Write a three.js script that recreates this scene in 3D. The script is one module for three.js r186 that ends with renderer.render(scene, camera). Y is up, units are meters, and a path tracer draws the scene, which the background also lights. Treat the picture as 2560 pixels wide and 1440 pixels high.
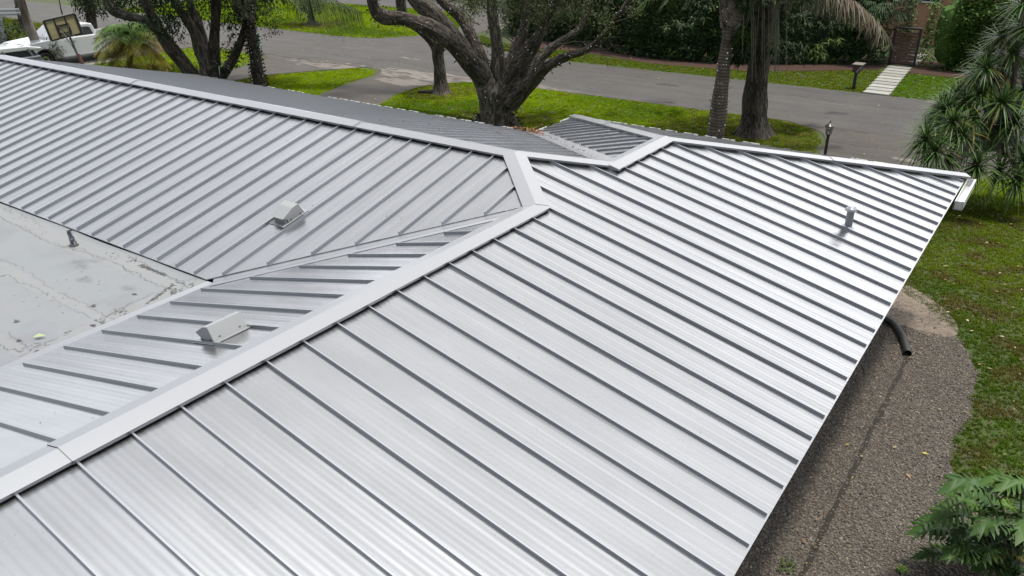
import * as THREE from 'three';
import { mergeGeometries } from 'three/addons/utils/BufferGeometryUtils.js';
import { ImprovedNoise } from 'three/addons/math/ImprovedNoise.js';
import { RoundedBoxGeometry } from 'three/addons/geometries/RoundedBoxGeometry.js';

// ---------- camera, sky, sun, exposure ----------
const scene = new THREE.Scene();
const V = (x, y, z) => new THREE.Vector3(x, y, z);
const rad = THREE.MathUtils.degToRad;
const CAM = V(1.1845, 7.0621, 7.9036), FOV = 39.574, FPX = 720 / Math.tan(rad(FOV / 2));
const yaw = rad(-34.836), pit = rad(-25.591), rol = rad(-0.32);
const fwd = V(Math.sin(yaw) * Math.cos(pit), Math.sin(pit), -Math.cos(yaw) * Math.cos(pit));
const right0 = V(Math.cos(yaw), 0, Math.sin(yaw)), up0 = right0.clone().cross(fwd);
const cRight = right0.clone().multiplyScalar(Math.cos(rol)).addScaledVector(up0, Math.sin(rol));
const cUp = up0.clone().multiplyScalar(Math.cos(rol)).addScaledVector(right0, -Math.sin(rol));
const camera = new THREE.PerspectiveCamera(FOV, 16 / 9, 0.1, 600);
camera.position.copy(CAM);
camera.quaternion.setFromRotationMatrix(new THREE.Matrix4().makeBasis(cRight, cUp, fwd.clone().negate()));
scene.add(camera);

const renderer = new THREE.WebGLRenderer({ antialias: true });
renderer.toneMapping = THREE.LinearToneMapping;
renderer.toneMappingExposure = 2.55;
renderer.shadowMap.enabled = true;
renderer.setSize(1024, 576);

const perlin = new ImprovedNoise();
const SUN = V(0.16, 0.98, -0.09).normalize(), GLOW = V(-0.27, 0.4, -0.87).normalize();   // sun high; GLOW: bright sky side aimed for the roof tones, apart from the sun
{ // bright overcast: brighter lobe shaped toward the street, dimmer grey-blue sky behind
  const W = 512, H = 256, data = new Float32Array(W * H * 4), d = V(0, 0, 0);
  for (let j = 0; j < H; j++) for (let i = 0; i < W; i++) {
    const el = ((j + 0.5) / H - 0.5) * Math.PI, az = ((i + 0.5) / W - 0.5) * 2 * Math.PI;
    d.set(Math.cos(el) * Math.cos(az), Math.sin(el), Math.cos(el) * Math.sin(az));
    const c = d.dot(GLOW);
    const q = 1 / (Math.max(d.y, 0) + 0.35);
    let n = 0, a = 1;
    for (let o = 0, f = 1.5; o < 5; o++, f *= 2.1, a *= 0.5) n += a * perlin.noise(d.x * q * f + 7.3, d.z * q * f + 2.1, o * 3.7);
    const cloud = 1 + 0.36 * n;
    const front = Math.pow(Math.max(0, 0.5 + 0.5 * c), 1.9);            // added brightening around GLOW, not around the sun
    const sy = Math.max(d.y, 0), prof = (0.5 + 0.95 * Math.exp(-(sy / 0.38) * (sy / 0.38))) * (1 - 0.4 * Math.exp(-(sy / 0.13) * (sy / 0.13)));
    const za = Math.acos(Math.min(1, d.dot(SUN)));
    let L = (0.17 + 0.83 * front * prof + 1.05 * Math.exp(-(za / 0.42) * (za / 0.42))) * cloud;          // veiled sun near the zenith
    const blue = 1 - front;
    let r = L * (1 - 0.16 * blue), g = L * (1 - 0.07 * blue), b = L * (1.02 + 0.06 * blue);
    if (d.y < 0) { const k = Math.max(0.25, 1 + d.y * 6); r = r * k * 0.9; g = g * k * 0.92; b = b * k * 0.85; }
    data.set([r, g, b, 1], (j * W + i) * 4);
  }
  const sky = new THREE.DataTexture(data, W, H, THREE.RGBAFormat, THREE.FloatType);
  sky.mapping = THREE.EquirectangularReflectionMapping; sky.colorSpace = THREE.LinearSRGBColorSpace;
  sky.magFilter = sky.minFilter = THREE.LinearFilter; sky.wrapS = THREE.RepeatWrapping; sky.needsUpdate = true;
  scene.background = sky; scene.environment = sky;
}
const sun = new THREE.DirectionalLight(new THREE.Color(1, 0.95, 0.84), 1.75);
sun.position.copy(SUN).multiplyScalar(80).add(V(-12, 0, -12)); sun.target.position.set(-12, 0, -12);
sun.castShadow = true; sun.shadow.radius = 9; sun.shadow.mapSize.set(4096, 4096);
Object.assign(sun.shadow.camera, { left: -60, right: 60, top: 60, bottom: -60, near: 1, far: 220 });
scene.add(sun, sun.target);

// ---------- helpers ----------
let seed = 20240;
function rnd() { seed = (seed + 0x6D2B79F5) | 0; let t = Math.imul(seed ^ (seed >>> 15), 1 | seed); t = (t + Math.imul(t ^ (t >>> 7), 61 | t)) ^ t; return ((t ^ (t >>> 14)) >>> 0) / 4294967296; }
const rr = (a, b) => a + (b - a) * rnd();
const lerp = (a, b, t) => a + (b - a) * t;
const sstep = (a, b, x) => { const t = Math.min(1, Math.max(0, (x - a) / (b - a))); return t * t * (3 - 2 * t); };
const rayDir = (u, v) => fwd.clone().addScaledVector(cRight, (u - 1280) / FPX).addScaledVector(cUp, (720 - v) / FPX);
// surveyed points: photograph position -> the point of the ground (height y) it shows
const on = (u, v, y = 0) => { const d = rayDir(u, v); return CAM.clone().addScaledVector(d, (y - CAM.y) / d.y); };
// -> the point on the upright plane through base that faces the camera's heading
const hfwd = V(fwd.x, 0, fwd.z).normalize();
const upright = (base, u, v, off = 0) => { const d = rayDir(u, v), k = (base.clone().sub(CAM).dot(hfwd) + off) / d.dot(hfwd); return CAM.clone().addScaledVector(d, k); };
const depthOf = P => P.clone().sub(CAM).dot(fwd);
const pxm = (P, px) => px * depthOf(P) / FPX;

const names = {};
const numbered = n => { const k = names[n] = (names[n] ?? -1) + 1; return k ? `${n}_${String(k).padStart(3, '0')}` : n; };
function thing(name, label, category, pos = V(0, 0, 0), turn = 0, group) {
  const o = new THREE.Group(); o.name = numbered(name); o.position.copy(pos); o.rotation.y = turn;
  o.userData = { label, category }; if (group) o.userData.group = group; scene.add(o); return o;
}
function part(name, geo, mat, parent, kind) {
  const m = new THREE.Mesh(geo, mat); m.name = name; if (kind) m.userData.kind = kind; parent.add(m); return m;
}
function solo(name, geo, mat, label, category, group) {
  const m = new THREE.Mesh(geo, mat); m.name = numbered(name); m.userData = { label, category }; if (group) m.userData.group = group; scene.add(m); return m;
}
function struct(name, geo, mat) { const m = new THREE.Mesh(geo, mat); m.name = numbered(name); m.userData.kind = 'structure'; scene.add(m); return m; }
const mergeG = list => mergeGeometries(list.map(g => { const h = g.index ? g.toNonIndexed() : g; for (const k of Object.keys(h.attributes)) if (!['position', 'normal', 'uv', 'color'].includes(k)) h.deleteAttribute(k); return h; }));
const box = (w, h, d, x = 0, y = 0, z = 0, b = 0) => (b ? new RoundedBoxGeometry(w, h, d, 2, b) : new THREE.BoxGeometry(w, h, d)).translate(x, y, z);
// bar between two points with a rectangular section
function bar(a, b, w, h) {
  const g = new THREE.BoxGeometry(w, h, a.distanceTo(b)); const m = new THREE.Matrix4().lookAt(b, a, Math.abs(b.clone().sub(a).normalize().y) > 0.99 ? V(1, 0, 0) : V(0, 1, 0));
  return g.applyMatrix4(m).translate((a.x + b.x) / 2, (a.y + b.y) / 2, (a.z + b.z) / 2);
}
function rod(a, b, r0, r1 = r0, n = 8) {
  const g = new THREE.CylinderGeometry(r1, r0, a.distanceTo(b), n); const q = new THREE.Quaternion().setFromUnitVectors(V(0, 1, 0), b.clone().sub(a).normalize());
  return g.applyQuaternion(q).translate((a.x + b.x) / 2, (a.y + b.y) / 2, (a.z + b.z) / 2);
}
function tri(positions, uvs) { // flat-shaded triangles from a list of Vector3
  const g = new THREE.BufferGeometry(); const p = new Float32Array(positions.length * 3); positions.forEach((v, i) => p.set([v.x, v.y, v.z], i * 3));
  g.setAttribute('position', new THREE.BufferAttribute(p, 3));
  const uv = new Float32Array(positions.length * 2); positions.forEach((v, i) => uv.set(uvs ? uvs[i] : [v.x, v.z], i * 2)); g.setAttribute('uv', new THREE.BufferAttribute(uv, 2));
  g.computeVertexNormals(); return g;
}
const quad = (a, b, c, d) => [a, b, c, a, c, d];

// ---------- procedural textures ----------
const hash = (x, y, s) => { let h = Math.imul(x, 374761393) ^ Math.imul(y, 668265263) ^ Math.imul(s, 974634777); h = Math.imul(h ^ (h >>> 13), 1274126177); return ((h ^ (h >>> 16)) >>> 0) / 4294967296; };
function vnoise(x, y, per, s) { // value noise tiling every per cells
  const xi = Math.floor(x), yi = Math.floor(y), fx = x - xi, fy = y - yi, u = fx * fx * (3 - 2 * fx), v = fy * fy * (3 - 2 * fy);
  const w = n => ((n % per) + per) % per, a = hash(w(xi), w(yi), s), b = hash(w(xi + 1), w(yi), s), c = hash(w(xi), w(yi + 1), s), d = hash(w(xi + 1), w(yi + 1), s);
  return a + (b - a) * u + (c - a) * v + (a - b - c + d) * u * v;
}
function fbm(u, v, f, oct, s) { let t = 0, a = 0.5, n = 0; for (let o = 0; o < oct; o++) { t += a * vnoise(u * f, v * f, f, s + o * 17); n += a; a *= 0.5; f *= 2; } return t / n; }
function tex(w, h, fn, srgb = true, repeat) {
  const data = new Uint8Array(w * h * 4); const out = [0, 0, 0];
  for (let j = 0; j < h; j++) for (let i = 0; i < w; i++) { fn((i + 0.5) / w, (j + 0.5) / h, out); const k = (j * w + i) * 4; for (let c = 0; c < 3; c++) data[k + c] = Math.max(0, Math.min(255, out[c] * 255)); data[k + 3] = 255; }
  const t = new THREE.DataTexture(data, w, h); t.wrapS = t.wrapT = THREE.RepeatWrapping; t.magFilter = THREE.LinearFilter; t.minFilter = THREE.LinearMipmapLinearFilter; t.generateMipmaps = true;
  if (srgb) t.colorSpace = THREE.SRGBColorSpace; if (repeat) t.repeat.set(...repeat); t.needsUpdate = true; return t;
}
const lin = (r, g, b) => new THREE.Color().setRGB(r, g, b);
const S = c => c <= 0.0031308 ? 12.92 * c : 1.055 * Math.pow(c, 1 / 2.4) - 0.055;     // linear albedo -> texture value
const std = (o) => new THREE.MeshStandardMaterial(o);
// sheet lying on the ground, uv in metres
function sheet(pts, y, mat, name, scale = 1) {
  const sh = new THREE.Shape(pts.map(p => new THREE.Vector2(p[0], -p[1]))); const g = new THREE.ShapeGeometry(sh).rotateX(-Math.PI / 2).translate(0, y, 0);
  const p = g.attributes.position, uv = g.attributes.uv; for (let i = 0; i < p.count; i++) uv.setXY(i, p.getX(i) * scale, p.getZ(i) * scale);
  return struct(name, g, mat);
}
const smooth = (pts, n = 6, closed = true) => new THREE.CatmullRomCurve3(pts.map(p => V(p[0], 0, p[1])), closed, 'catmullrom', 0.5).getPoints(pts.length * n).slice(0, closed ? -1 : undefined).map(p => [p.x, p.z]);
const inside = (x, z, poly) => { let c = false; for (let i = 0, j = poly.length - 1; i < poly.length; j = i++) { const [xi, zi] = poly[i], [xj, zj] = poly[j]; if ((zi > z) !== (zj > z) && x < (xj - xi) * (z - zi) / (zj - zi) + xi) c = !c; } return c; };
// ================= the house =================
const EAVE = 2.7, P = 0.2405, a = 3.9503, d = 1.0719, t = 2.7841, xL = 3.9806, z3 = -d - (a + d - xL), z4 = z3 - 1.6831;
const Y2 = EAVE + P * a, Y1 = EAVE + P * (a + d), Y3 = EAVE + P * xL, ZB = -d - (a + d), XW = -19.55, ZS = 9.6, YF = EAVE + P * (a - t) - 0.03;
const house = thing('house', 'low L-shaped house under a grey standing seam metal roof', 'house');
const nz1 = tex(512, 512, (u, v, o) => { const n = fbm(u, v, 5, 3, 3); o[0] = o[1] = o[2] = 0.22 + 0.06 * n; }, false);
const stainTex = tex(512, 512, (u, v, o) => { const a1 = fbm(u, v * 0.125, 24, 4, 301), b1 = fbm(u, v, 6, 4, 302), sp = fbm(u, v, 90, 2, 303), k = 0.95 + 0.03 * a1 + 0.06 * (b1 - 0.5) - (sp > 0.87 ? 0.06 : 0); o[0] = k; o[1] = k * 0.998; o[2] = k * 0.99; });
const metal = new THREE.MeshPhysicalMaterial({ color: lin(0.42, 0.425, 0.437), metalness: 1, roughness: 1, roughnessMap: nz1, map: stainTex });
const capMetal = new THREE.MeshPhysicalMaterial({ color: lin(0.37, 0.375, 0.385), metalness: 1, roughness: 0.36 });
const seamMetal = new THREE.MeshPhysicalMaterial({ color: lin(0.38, 0.39, 0.41), metalness: 1, roughness: 0.32 });
const deckMat = std({ color: lin(0.45, 0.45, 0.46), roughness: 0.9 });
const whitePaint = std({ color: lin(0.66, 0.66, 0.64), roughness: 0.5 });
const stucco = std({ color: lin(0.62, 0.6, 0.55), roughness: 0.9 });

function roofSlope(label, { O, A, D, c0, c1, anchor, step, hi, lo, seamTop = 0.06, amp = 1, seamEnd = () => 0.015 }) {
  const n = A.clone().cross(D).normalize(); if (n.y < 0) n.negate();
  const sl = D.clone().add(V(0, -P, 0)).normalize(); const nn = A.clone().cross(sl).normalize(); if (nn.y < 0) nn.negate();
  const at = (c, w, h = 0) => O.clone().addScaledVector(A, c).addScaledVector(D, w).add(V(0, -P * w, 0)).addScaledVector(nn, h);
  // deck under the metal: the part that carries the panels
  const deck = []; const K = 24;
  for (let k = 0; k < K; k++) { const ca = lerp(c0, c1, k / K), cb = lerp(c0, c1, (k + 1) / K); deck.push(...quad(at(ca, hi(ca), -0.03), at(ca, lo(ca) - 0.02, -0.03), at(cb, lo(cb) - 0.02, -0.03), at(cb, hi(cb), -0.03))); }
  const slope = part('roof_slope', tri(deck), deckMat, house); slope.userData.label = label;
  const first = Math.ceil((c0 - anchor) / step - 1e-6) - 1, last = Math.ceil((c1 - anchor) / step - 1e-6);
  for (let k = first; k < last; k++) {
    const ca = Math.max(c0, anchor + k * step), cb = Math.min(c1, anchor + (k + 1) * step); if (cb - ca < 0.03) continue;
    const cols = [], NU = 44; for (let i = 0; i <= NU; i++) cols.push(i / NU); const cc = cols.map(f => anchor + (k + f) * step).filter(c => c > ca + 1e-4 && c < cb - 1e-4); cc.unshift(ca); cc.push(cb);
    const NC = cc.length - 1, NW = 4, ph = [rnd() * 6.28, rnd() * 6.28, rnd() * 6.28], am = amp * rr(1.0, 1.7), f1 = rr(6.4, 7.6), f2 = rr(2.3, 3.2);
    const pos = [], nor = [], uv = [], idx = [], tmp = V(0, 0, 0);
    const bow = rr(-0.0012, 0.0012);
    const prof = (x, w) => { const g = 6.2832 / step; // striations rolled into the pan
      const dr = 0.35 * Math.sin(w * 0.9 + ph[2]);
      const h = am * (0.00030 * Math.sin(g * f1 * x + ph[0] + dr) + 0.00045 * Math.sin(g * f2 * x + ph[1] - dr)) + bow * Math.cos(g * 0.5 * (x - step / 2)) + 0.0007 * Math.sin(g * x + w * 1.7 + ph[2]);
      const s = am * g * (0.00030 * f1 * Math.cos(g * f1 * x + ph[0] + dr) + 0.00045 * f2 * Math.cos(g * f2 * x + ph[1] - dr)) - bow * g * 0.5 * Math.sin(g * 0.5 * (x - step / 2)) + 0.0007 * g * Math.cos(g * x + w * 1.7 + ph[2]);
      return [h, s]; };
    for (let j = 0; j <= NW + 1; j++) for (let i = 0; i <= NC; i++) {
      const c = cc[i], jj = Math.min(j, NW), w = lerp(hi(c), lo(c), jj / NW), [h, s] = prof(c - anchor - k * step, w);
      const q = at(c, w + (j > NW ? 0.001 : 0), h - (j > NW ? 0.012 : 0)); pos.push(q.x, q.y, q.z);
      tmp.copy(nn).addScaledVector(A, -s); if (j > NW) tmp.copy(D); tmp.normalize(); nor.push(tmp.x, tmp.y, tmp.z); uv.push(c * 0.9 + k * 0.37, w * 0.35);
      if (j && i) { const b0 = (j - 1) * (NC + 1) + i - 1; idx.push(b0, b0 + NC + 1, b0 + 1, b0 + 1, b0 + NC + 1, b0 + NC + 2); }
    }
    const g = new THREE.BufferGeometry(); g.setAttribute('position', new THREE.Float32BufferAttribute(pos, 3)); g.setAttribute('normal', new THREE.Float32BufferAttribute(nor, 3)); g.setAttribute('uv', new THREE.Float32BufferAttribute(uv, 2));
    // wind the faces to agree with the normals
    const e1 = V(pos[3] - pos[0], pos[4] - pos[1], pos[5] - pos[2]), r0 = (NC + 1) * 3, e2 = V(pos[r0] - pos[0], pos[r0 + 1] - pos[1], pos[r0 + 2] - pos[2]);
    if (e2.cross(e1).dot(nn) < 0) for (let i = 0; i < idx.length; i += 3) [idx[i], idx[i + 1]] = [idx[i + 1], idx[i]];
    g.setIndex(idx); part('roof_panel', g, metal, slope);
    // standing seam at the start of the panel
    const c = anchor + k * step; if (c < c0 + 0.02 || c > c1 - 0.02) continue;
    const w0 = hi(c) + seamTop, w1 = lo(c) - seamEnd(c); if (w1 - w0 < 0.05) continue;
    const ww = 0.006, hh = 0.028, C = (s, w, h) => at(c + s * ww, w, h);
    const lst = [], sec = [[-1, 0], [-1, hh - 0.009], [-1.7, hh - 0.009], [-1.7, hh], [1, hh], [1, 0]];
    for (let i = 0; i < sec.length - 1; i++) lst.push(...quad(C(sec[i][0], w0, sec[i][1]), C(sec[i][0], w1, sec[i][1]), C(sec[i + 1][0], w1, sec[i + 1][1]), C(sec[i + 1][0], w0, sec[i + 1][1])));
    lst.push(...quad(C(-1, w1, 0), C(1, w1, 0), C(1, w1, hh), C(-1, w1, hh)), ...quad(C(-1, w0, 0), C(-1, w0, hh), C(1, w0, hh), C(1, w0, 0)));
    part('standing_seam', tri(lst), seamMetal, slope);
  }
  return { slope, at, nn };
}
const ST = 0.4064;
const hiR = z => z >= 0 ? 0 : z >= -d ? z : z >= z3 ? -2 * d - z : z >= z4 ? a - xL : a - xL + (z4 - z);
const R = roofSlope('wide metal roof slope falling to the long eave beside the gravel', { O: V(-a, Y2, 0), A: V(0, 0, 1), D: V(1, 0, 0), c0: z4 - xL + 0.02, c1: ZS, anchor: 3.1251, step: ST, hi: hiR, lo: () => a + 0.03 });
const valleyIn = 0.16;
const F = roofSlope('metal roof slope of the long wing falling to the flat roof', { O: V(0, Y1, -d), A: V(1, 0, 0), D: V(0, 0, 1), c0: XW, c1: -a - 0.12, anchor: -9.44, step: 0.381, hi: x => x <= -a - d ? 0 : Math.min(x + a + d, d - (x + a) - valleyIn - 0.01), lo: x => Math.min(t + d, d - (x + a) - valleyIn), seamEnd: x => x > -a - t - 0.15 ? 0.03 : 0.015 });
const L = roofSlope('short metal roof slope between the ridge and the flat roof', { O: V(-a, Y2, 0), A: V(0, 0, 1), D: V(-1, 0, 0), c0: 0.02, c1: ZS, anchor: 3.8563, step: 0.408, amp: 0.4, hi: () => 0, lo: z => Math.min(z, t), seamEnd: z => z < t + 0.25 ? 0.34 : 0.10 });
const B = roofSlope('grey metal roof slope facing the street', { O: V(0, Y1, -d), A: V(1, 0, 0), D: V(0, 0, -1), c0: XW, c1: -xL - 0.02, anchor: -9.44, step: 0.381, hi: x => x <= -a - d ? 0 : x + a + d, lo: x => x <= -2 * xL ? a + d + 0.03 : -(z3 + xL + x + d), seamEnd: x => x > -2 * xL - 0.1 ? 0.27 : 0.015 });
const W = roofSlope('small metal roof slope with stains beside the leaf-filled valley', { O: V(-xL, Y3, 0), A: V(0, 0, 1), D: V(-1, 0, 0), c0: z4 - xL + 0.02, c1: z3 - 0.02, anchor: z3 - 0.2, step: 0.35, hi: z => Math.max(0, z4 - z), lo: z => Math.min(xL + 0.03, z3 - z), seamEnd: z => z > z3 - xL ? 0.28 : 0.015 });
const N = roofSlope('low metal hip slope facing the front lawn', { O: V(-xL, Y3, z4), A: V(1, 0, 0), D: V(0, 0, -1), c0: -xL + 0.03, c1: xL - 0.03, anchor: 0.1, step: ST, hi: c => Math.abs(c), lo: () => xL + 0.03 });

// ridge, hip and valley trim
function capRun(p0, p1, nA, nB, wd = 0.155, h = 0.052, name = 'ridge_cap') {
  const u = p1.clone().sub(p0), len = u.length(); u.normalize();
  const side = n => { const s = u.clone().cross(n).normalize(); const other = n === nA ? nB : nA; if (s.dot(other) > 0) s.negate(); return s; };
  let sA = side(nA), sB = side(nB);
  if (sA.dot(sB) > 0.2) sB = sA.clone().negate();
  const up = nA.clone().add(nB).normalize(), hA = h / up.dot(nA);
  const ends = [0]; while (ends[ends.length - 1] < len - 1e-6) ends.push(Math.min(len, ends[ends.length - 1] + 3.05));
  const list = [];
  for (let k = 0; k + 1 < ends.length; k++) {
    const e = k % 2 ? 0.006 : 0, s0 = ends[k] - (k ? 0.06 : 0), s1 = ends[k + 1] + (k % 2 ? 0.0 : 0);
    const sect = s => { const c = p0.clone().addScaledVector(u, s);
      return [c.clone().addScaledVector(sA, wd + e).addScaledVector(nA, h - 0.028), c.clone().addScaledVector(sA, wd + e).addScaledVector(nA, h + e), c.clone().addScaledVector(up, hA + 0.004 + e), c.clone().addScaledVector(sB, wd + e).addScaledVector(nB, h + e), c.clone().addScaledVector(sB, wd + e).addScaledVector(nB, h - 0.028)]; };
    const q0 = sect(s0), q1 = sect(s1), l = []; for (let i = 0; i < 4; i++) l.push(...quad(q0[i], q1[i], q1[i + 1], q0[i + 1]));
    const endFace = q => { l.push(q[0], q[1], q[2], q[0], q[2], q[4], q[4], q[2], q[3]); }; if (k === 0) endFace(q0); if (k + 2 === ends.length) endFace(q1);
    const g = tri(l); list.push(part(name, g, capMetal, house));
    const cl = []; for (const [sd, nn] of [[sA, nA], [sB, nB]]) { const b = s => p0.clone().addScaledVector(u, s).addScaledVector(sd, wd * 0.62); cl.push(...quad(b(s0).addScaledVector(nn, -0.01), b(s1).addScaledVector(nn, -0.01), b(s1).addScaledVector(nn, h), b(s0).addScaledVector(nn, h))); }
    part('closure_strip', tri(cl), capMetal, list[list.length - 1]);
  }
  return list;
}
const J1 = V(-a, Y2, 0), J2 = V(-a - d, Y1, -d), J3 = V(-xL, Y3, z3), J4 = V(-xL, Y3, z4), J5 = V(-2 * xL, EAVE, z4 - xL), C5 = V(0, EAVE, z4 - xL), K0 = V(-a - t, Y2 - P * t, t);
capRun(J1.clone().add(V(0, 0, -0.10)), V(-a, Y2, ZS), L.nn, R.nn, 0.152);
capRun(J2, J1, F.nn, R.nn, 0.155, 0.056, 'hip_cap');
capRun(J2.clone().add(V(0.04, 0, 0)), V(XW - 0.06, Y1, -d), F.nn, B.nn, 0.15);
capRun(J2, J3, R.nn, B.nn, 0.14, 0.054, 'hip_cap');
capRun(J3.clone().add(V(0, 0, 0.17)), J4.clone().add(V(0, 0, -0.05)), W.nn, R.nn, 0.16, 0.057);
capRun(J4, J5, W.nn, N.nn, 0.13, 0.052, 'hip_cap');
capRun(J4, C5, N.nn, R.nn, 0.13, 0.054, 'hip_cap');
function strip(p0, p1, n, sd, w0, w1, h0, h1, name, mat = capMetal) { // flat flashing between two offsets from a line
  const q = (p, w, h) => p.clone().addScaledVector(sd, w).addScaledVector(n, h);
  return part(name, tri([...quad(q(p0, w0, h0), q(p1, w0, h0), q(p1, w1, h1), q(p0, w1, h1)), ...quad(q(p0, w1, h1), q(p1, w1, h1), q(p1, w1, h1 - 0.02), q(p0, w1, h1 - 0.02))]), mat, house);
}
{ // valley between the long wing and the near wing
  const v0 = J1.clone().lerp(K0, 0.05), v1 = K0.clone().addScaledVector(K0.clone().sub(J1).normalize(), 0.03), u = v1.clone().sub(v0).normalize();
  const sF = u.clone().cross(F.nn).normalize(); if (sF.z > 0) sF.negate(); const sL = u.clone().cross(L.nn).normalize(); if (sL.x < 0) sL.negate();
  strip(v0, v1, F.nn, sF, 0, 0.26, -0.012, -0.012, 'valley_flashing');
  strip(v0, v1, L.nn, sL, 0.0, 0.13, 0.006, 0.010, 'valley_flashing');
  strip(v0, v1, L.nn, sL, 0.13, 0.165, 0.024, 0.006, 'valley_fold');
  // valley on the street side, where leaves collect
  const w0 = J3.clone().lerp(V(-2 * xL, EAVE, ZB), 0.06), w1 = V(-2 * xL, EAVE, ZB), u2 = w1.clone().sub(w0).normalize();
  const sB = u2.clone().cross(B.nn).normalize(); if (sB.x > 0) sB.negate(); const sW = u2.clone().cross(W.nn).normalize(); if (sW.x < 0) sW.negate();
  strip(w0, w1, B.nn, sB, 0, 0.17, 0.010, 0.010, 'valley_flashing'); strip(w0, w1, W.nn, sW, 0, 0.17, 0.010, 0.010, 'valley_flashing');
}
// eaves: fascia boards, drip edges, soffit, walls
const drip = (p0, p1) => part('fascia', bar(p0, p1, 0.03, 0.16), whitePaint, house);
drip(V(-0.11, EAVE - 0.125, z4 - xL + 0.05), V(-0.11, EAVE - 0.125, ZS)); drip(V(-2 * xL, EAVE - 0.125, z4 - xL - 0.008), V(0, EAVE - 0.125, z4 - xL - 0.008));
drip(V(-2 * xL - 0.008, EAVE - 0.125, ZB), V(-2 * xL - 0.008, EAVE - 0.125, z4 - xL)); drip(V(XW, EAVE - 0.125, ZB - 0.008), V(-2 * xL, EAVE - 0.125, ZB - 0.008));
const edgeMat = std({ color: lin(0.5, 0.5, 0.48), roughness: 0.4, metalness: 0.2 });
function dripEdges(p0, p1, step) { // bright turned-up drip edge showing between the seams
  const n = Math.floor(p0.distanceTo(p1) / step);
  for (let i = 0; i < n; i++) { if (rnd() < 0.22) continue; const s0 = (i + rr(0.05, 0.2)) / n, s1 = (i + rr(0.7, 0.95)) / n; part('drip_edge', bar(p0.clone().lerp(p1, s0), p0.clone().lerp(p1, s1), 0.022, 0.03), edgeMat, house); }
}
dripEdges(V(XW + 3, EAVE - 0.002, ZB - 0.048), V(-2 * xL - 0.5, EAVE - 0.002, ZB - 0.048), 0.381);
dripEdges(V(-2 * xL + 0.5, EAVE - 0.002, z4 - xL - 0.048), V(-0.3, EAVE - 0.002, z4 - xL - 0.048), ST);
dripEdges(V(-2 * xL - 0.046, EAVE - 0.002, ZB - 0.1), V(-2 * xL - 0.046, EAVE - 0.002, z4 - xL + 0.1), 0.4);
{ const foot = [[XW, ZB + 0.12], [-2 * xL + 0.12, ZB + 0.12], [-2 * xL + 0.12, z4 - xL + 0.12], [-0.13, z4 - xL + 0.12], [-0.13, ZS], [XW, ZS]];
  const sh = new THREE.Shape(foot.map(p => new THREE.Vector2(p[0], -p[1]))); part('soffit', new THREE.ShapeGeometry(sh).rotateX(-Math.PI / 2).translate(0, EAVE - 0.2, 0), whitePaint, house);
  const ins = [[XW + 0.5, ZB + 0.6], [-2 * xL + 0.6, ZB + 0.6], [-2 * xL + 0.6, z4 - xL + 0.6], [-1.1, z4 - xL + 0.6], [-1.1, ZS - 0.4], [XW + 0.5, ZS - 0.4]];
  ins.forEach((p, i) => { const q = ins[(i + 1) % ins.length]; part('wall', bar(V(p[0], 1.25, p[1]), V(q[0], 1.25, q[1]), 0.2, 2.5), stucco, house); });
  const gb = (pts) => part('gable_wall', tri(pts), stucco, house);
  gb([V(XW, EAVE - 0.2, ZB), V(XW, Y1 - 0.03, -d), V(XW, YF - 0.05, t), V(XW, EAVE - 0.2, ZB), V(XW, YF - 0.05, t), V(XW, EAVE - 0.2, t), ...quad(V(XW, EAVE - 0.2, t), V(XW, YF - 0.05, t), V(XW, YF - 0.05, ZS), V(XW, EAVE - 0.2, ZS))]);
  gb([V(0, EAVE - 0.2, ZS), V(-a, Y2 - 0.03, ZS), V(-a - t, YF - 0.05, ZS), V(0, EAVE - 0.2, ZS), V(-a - t, YF - 0.05, ZS), V(-a - t, EAVE - 0.2, ZS), ...quad(V(-a - t, EAVE - 0.2, ZS), V(-a - t, YF - 0.05, ZS), V(XW, YF - 0.05, ZS), V(XW, EAVE - 0.2, ZS))]);
}
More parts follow.
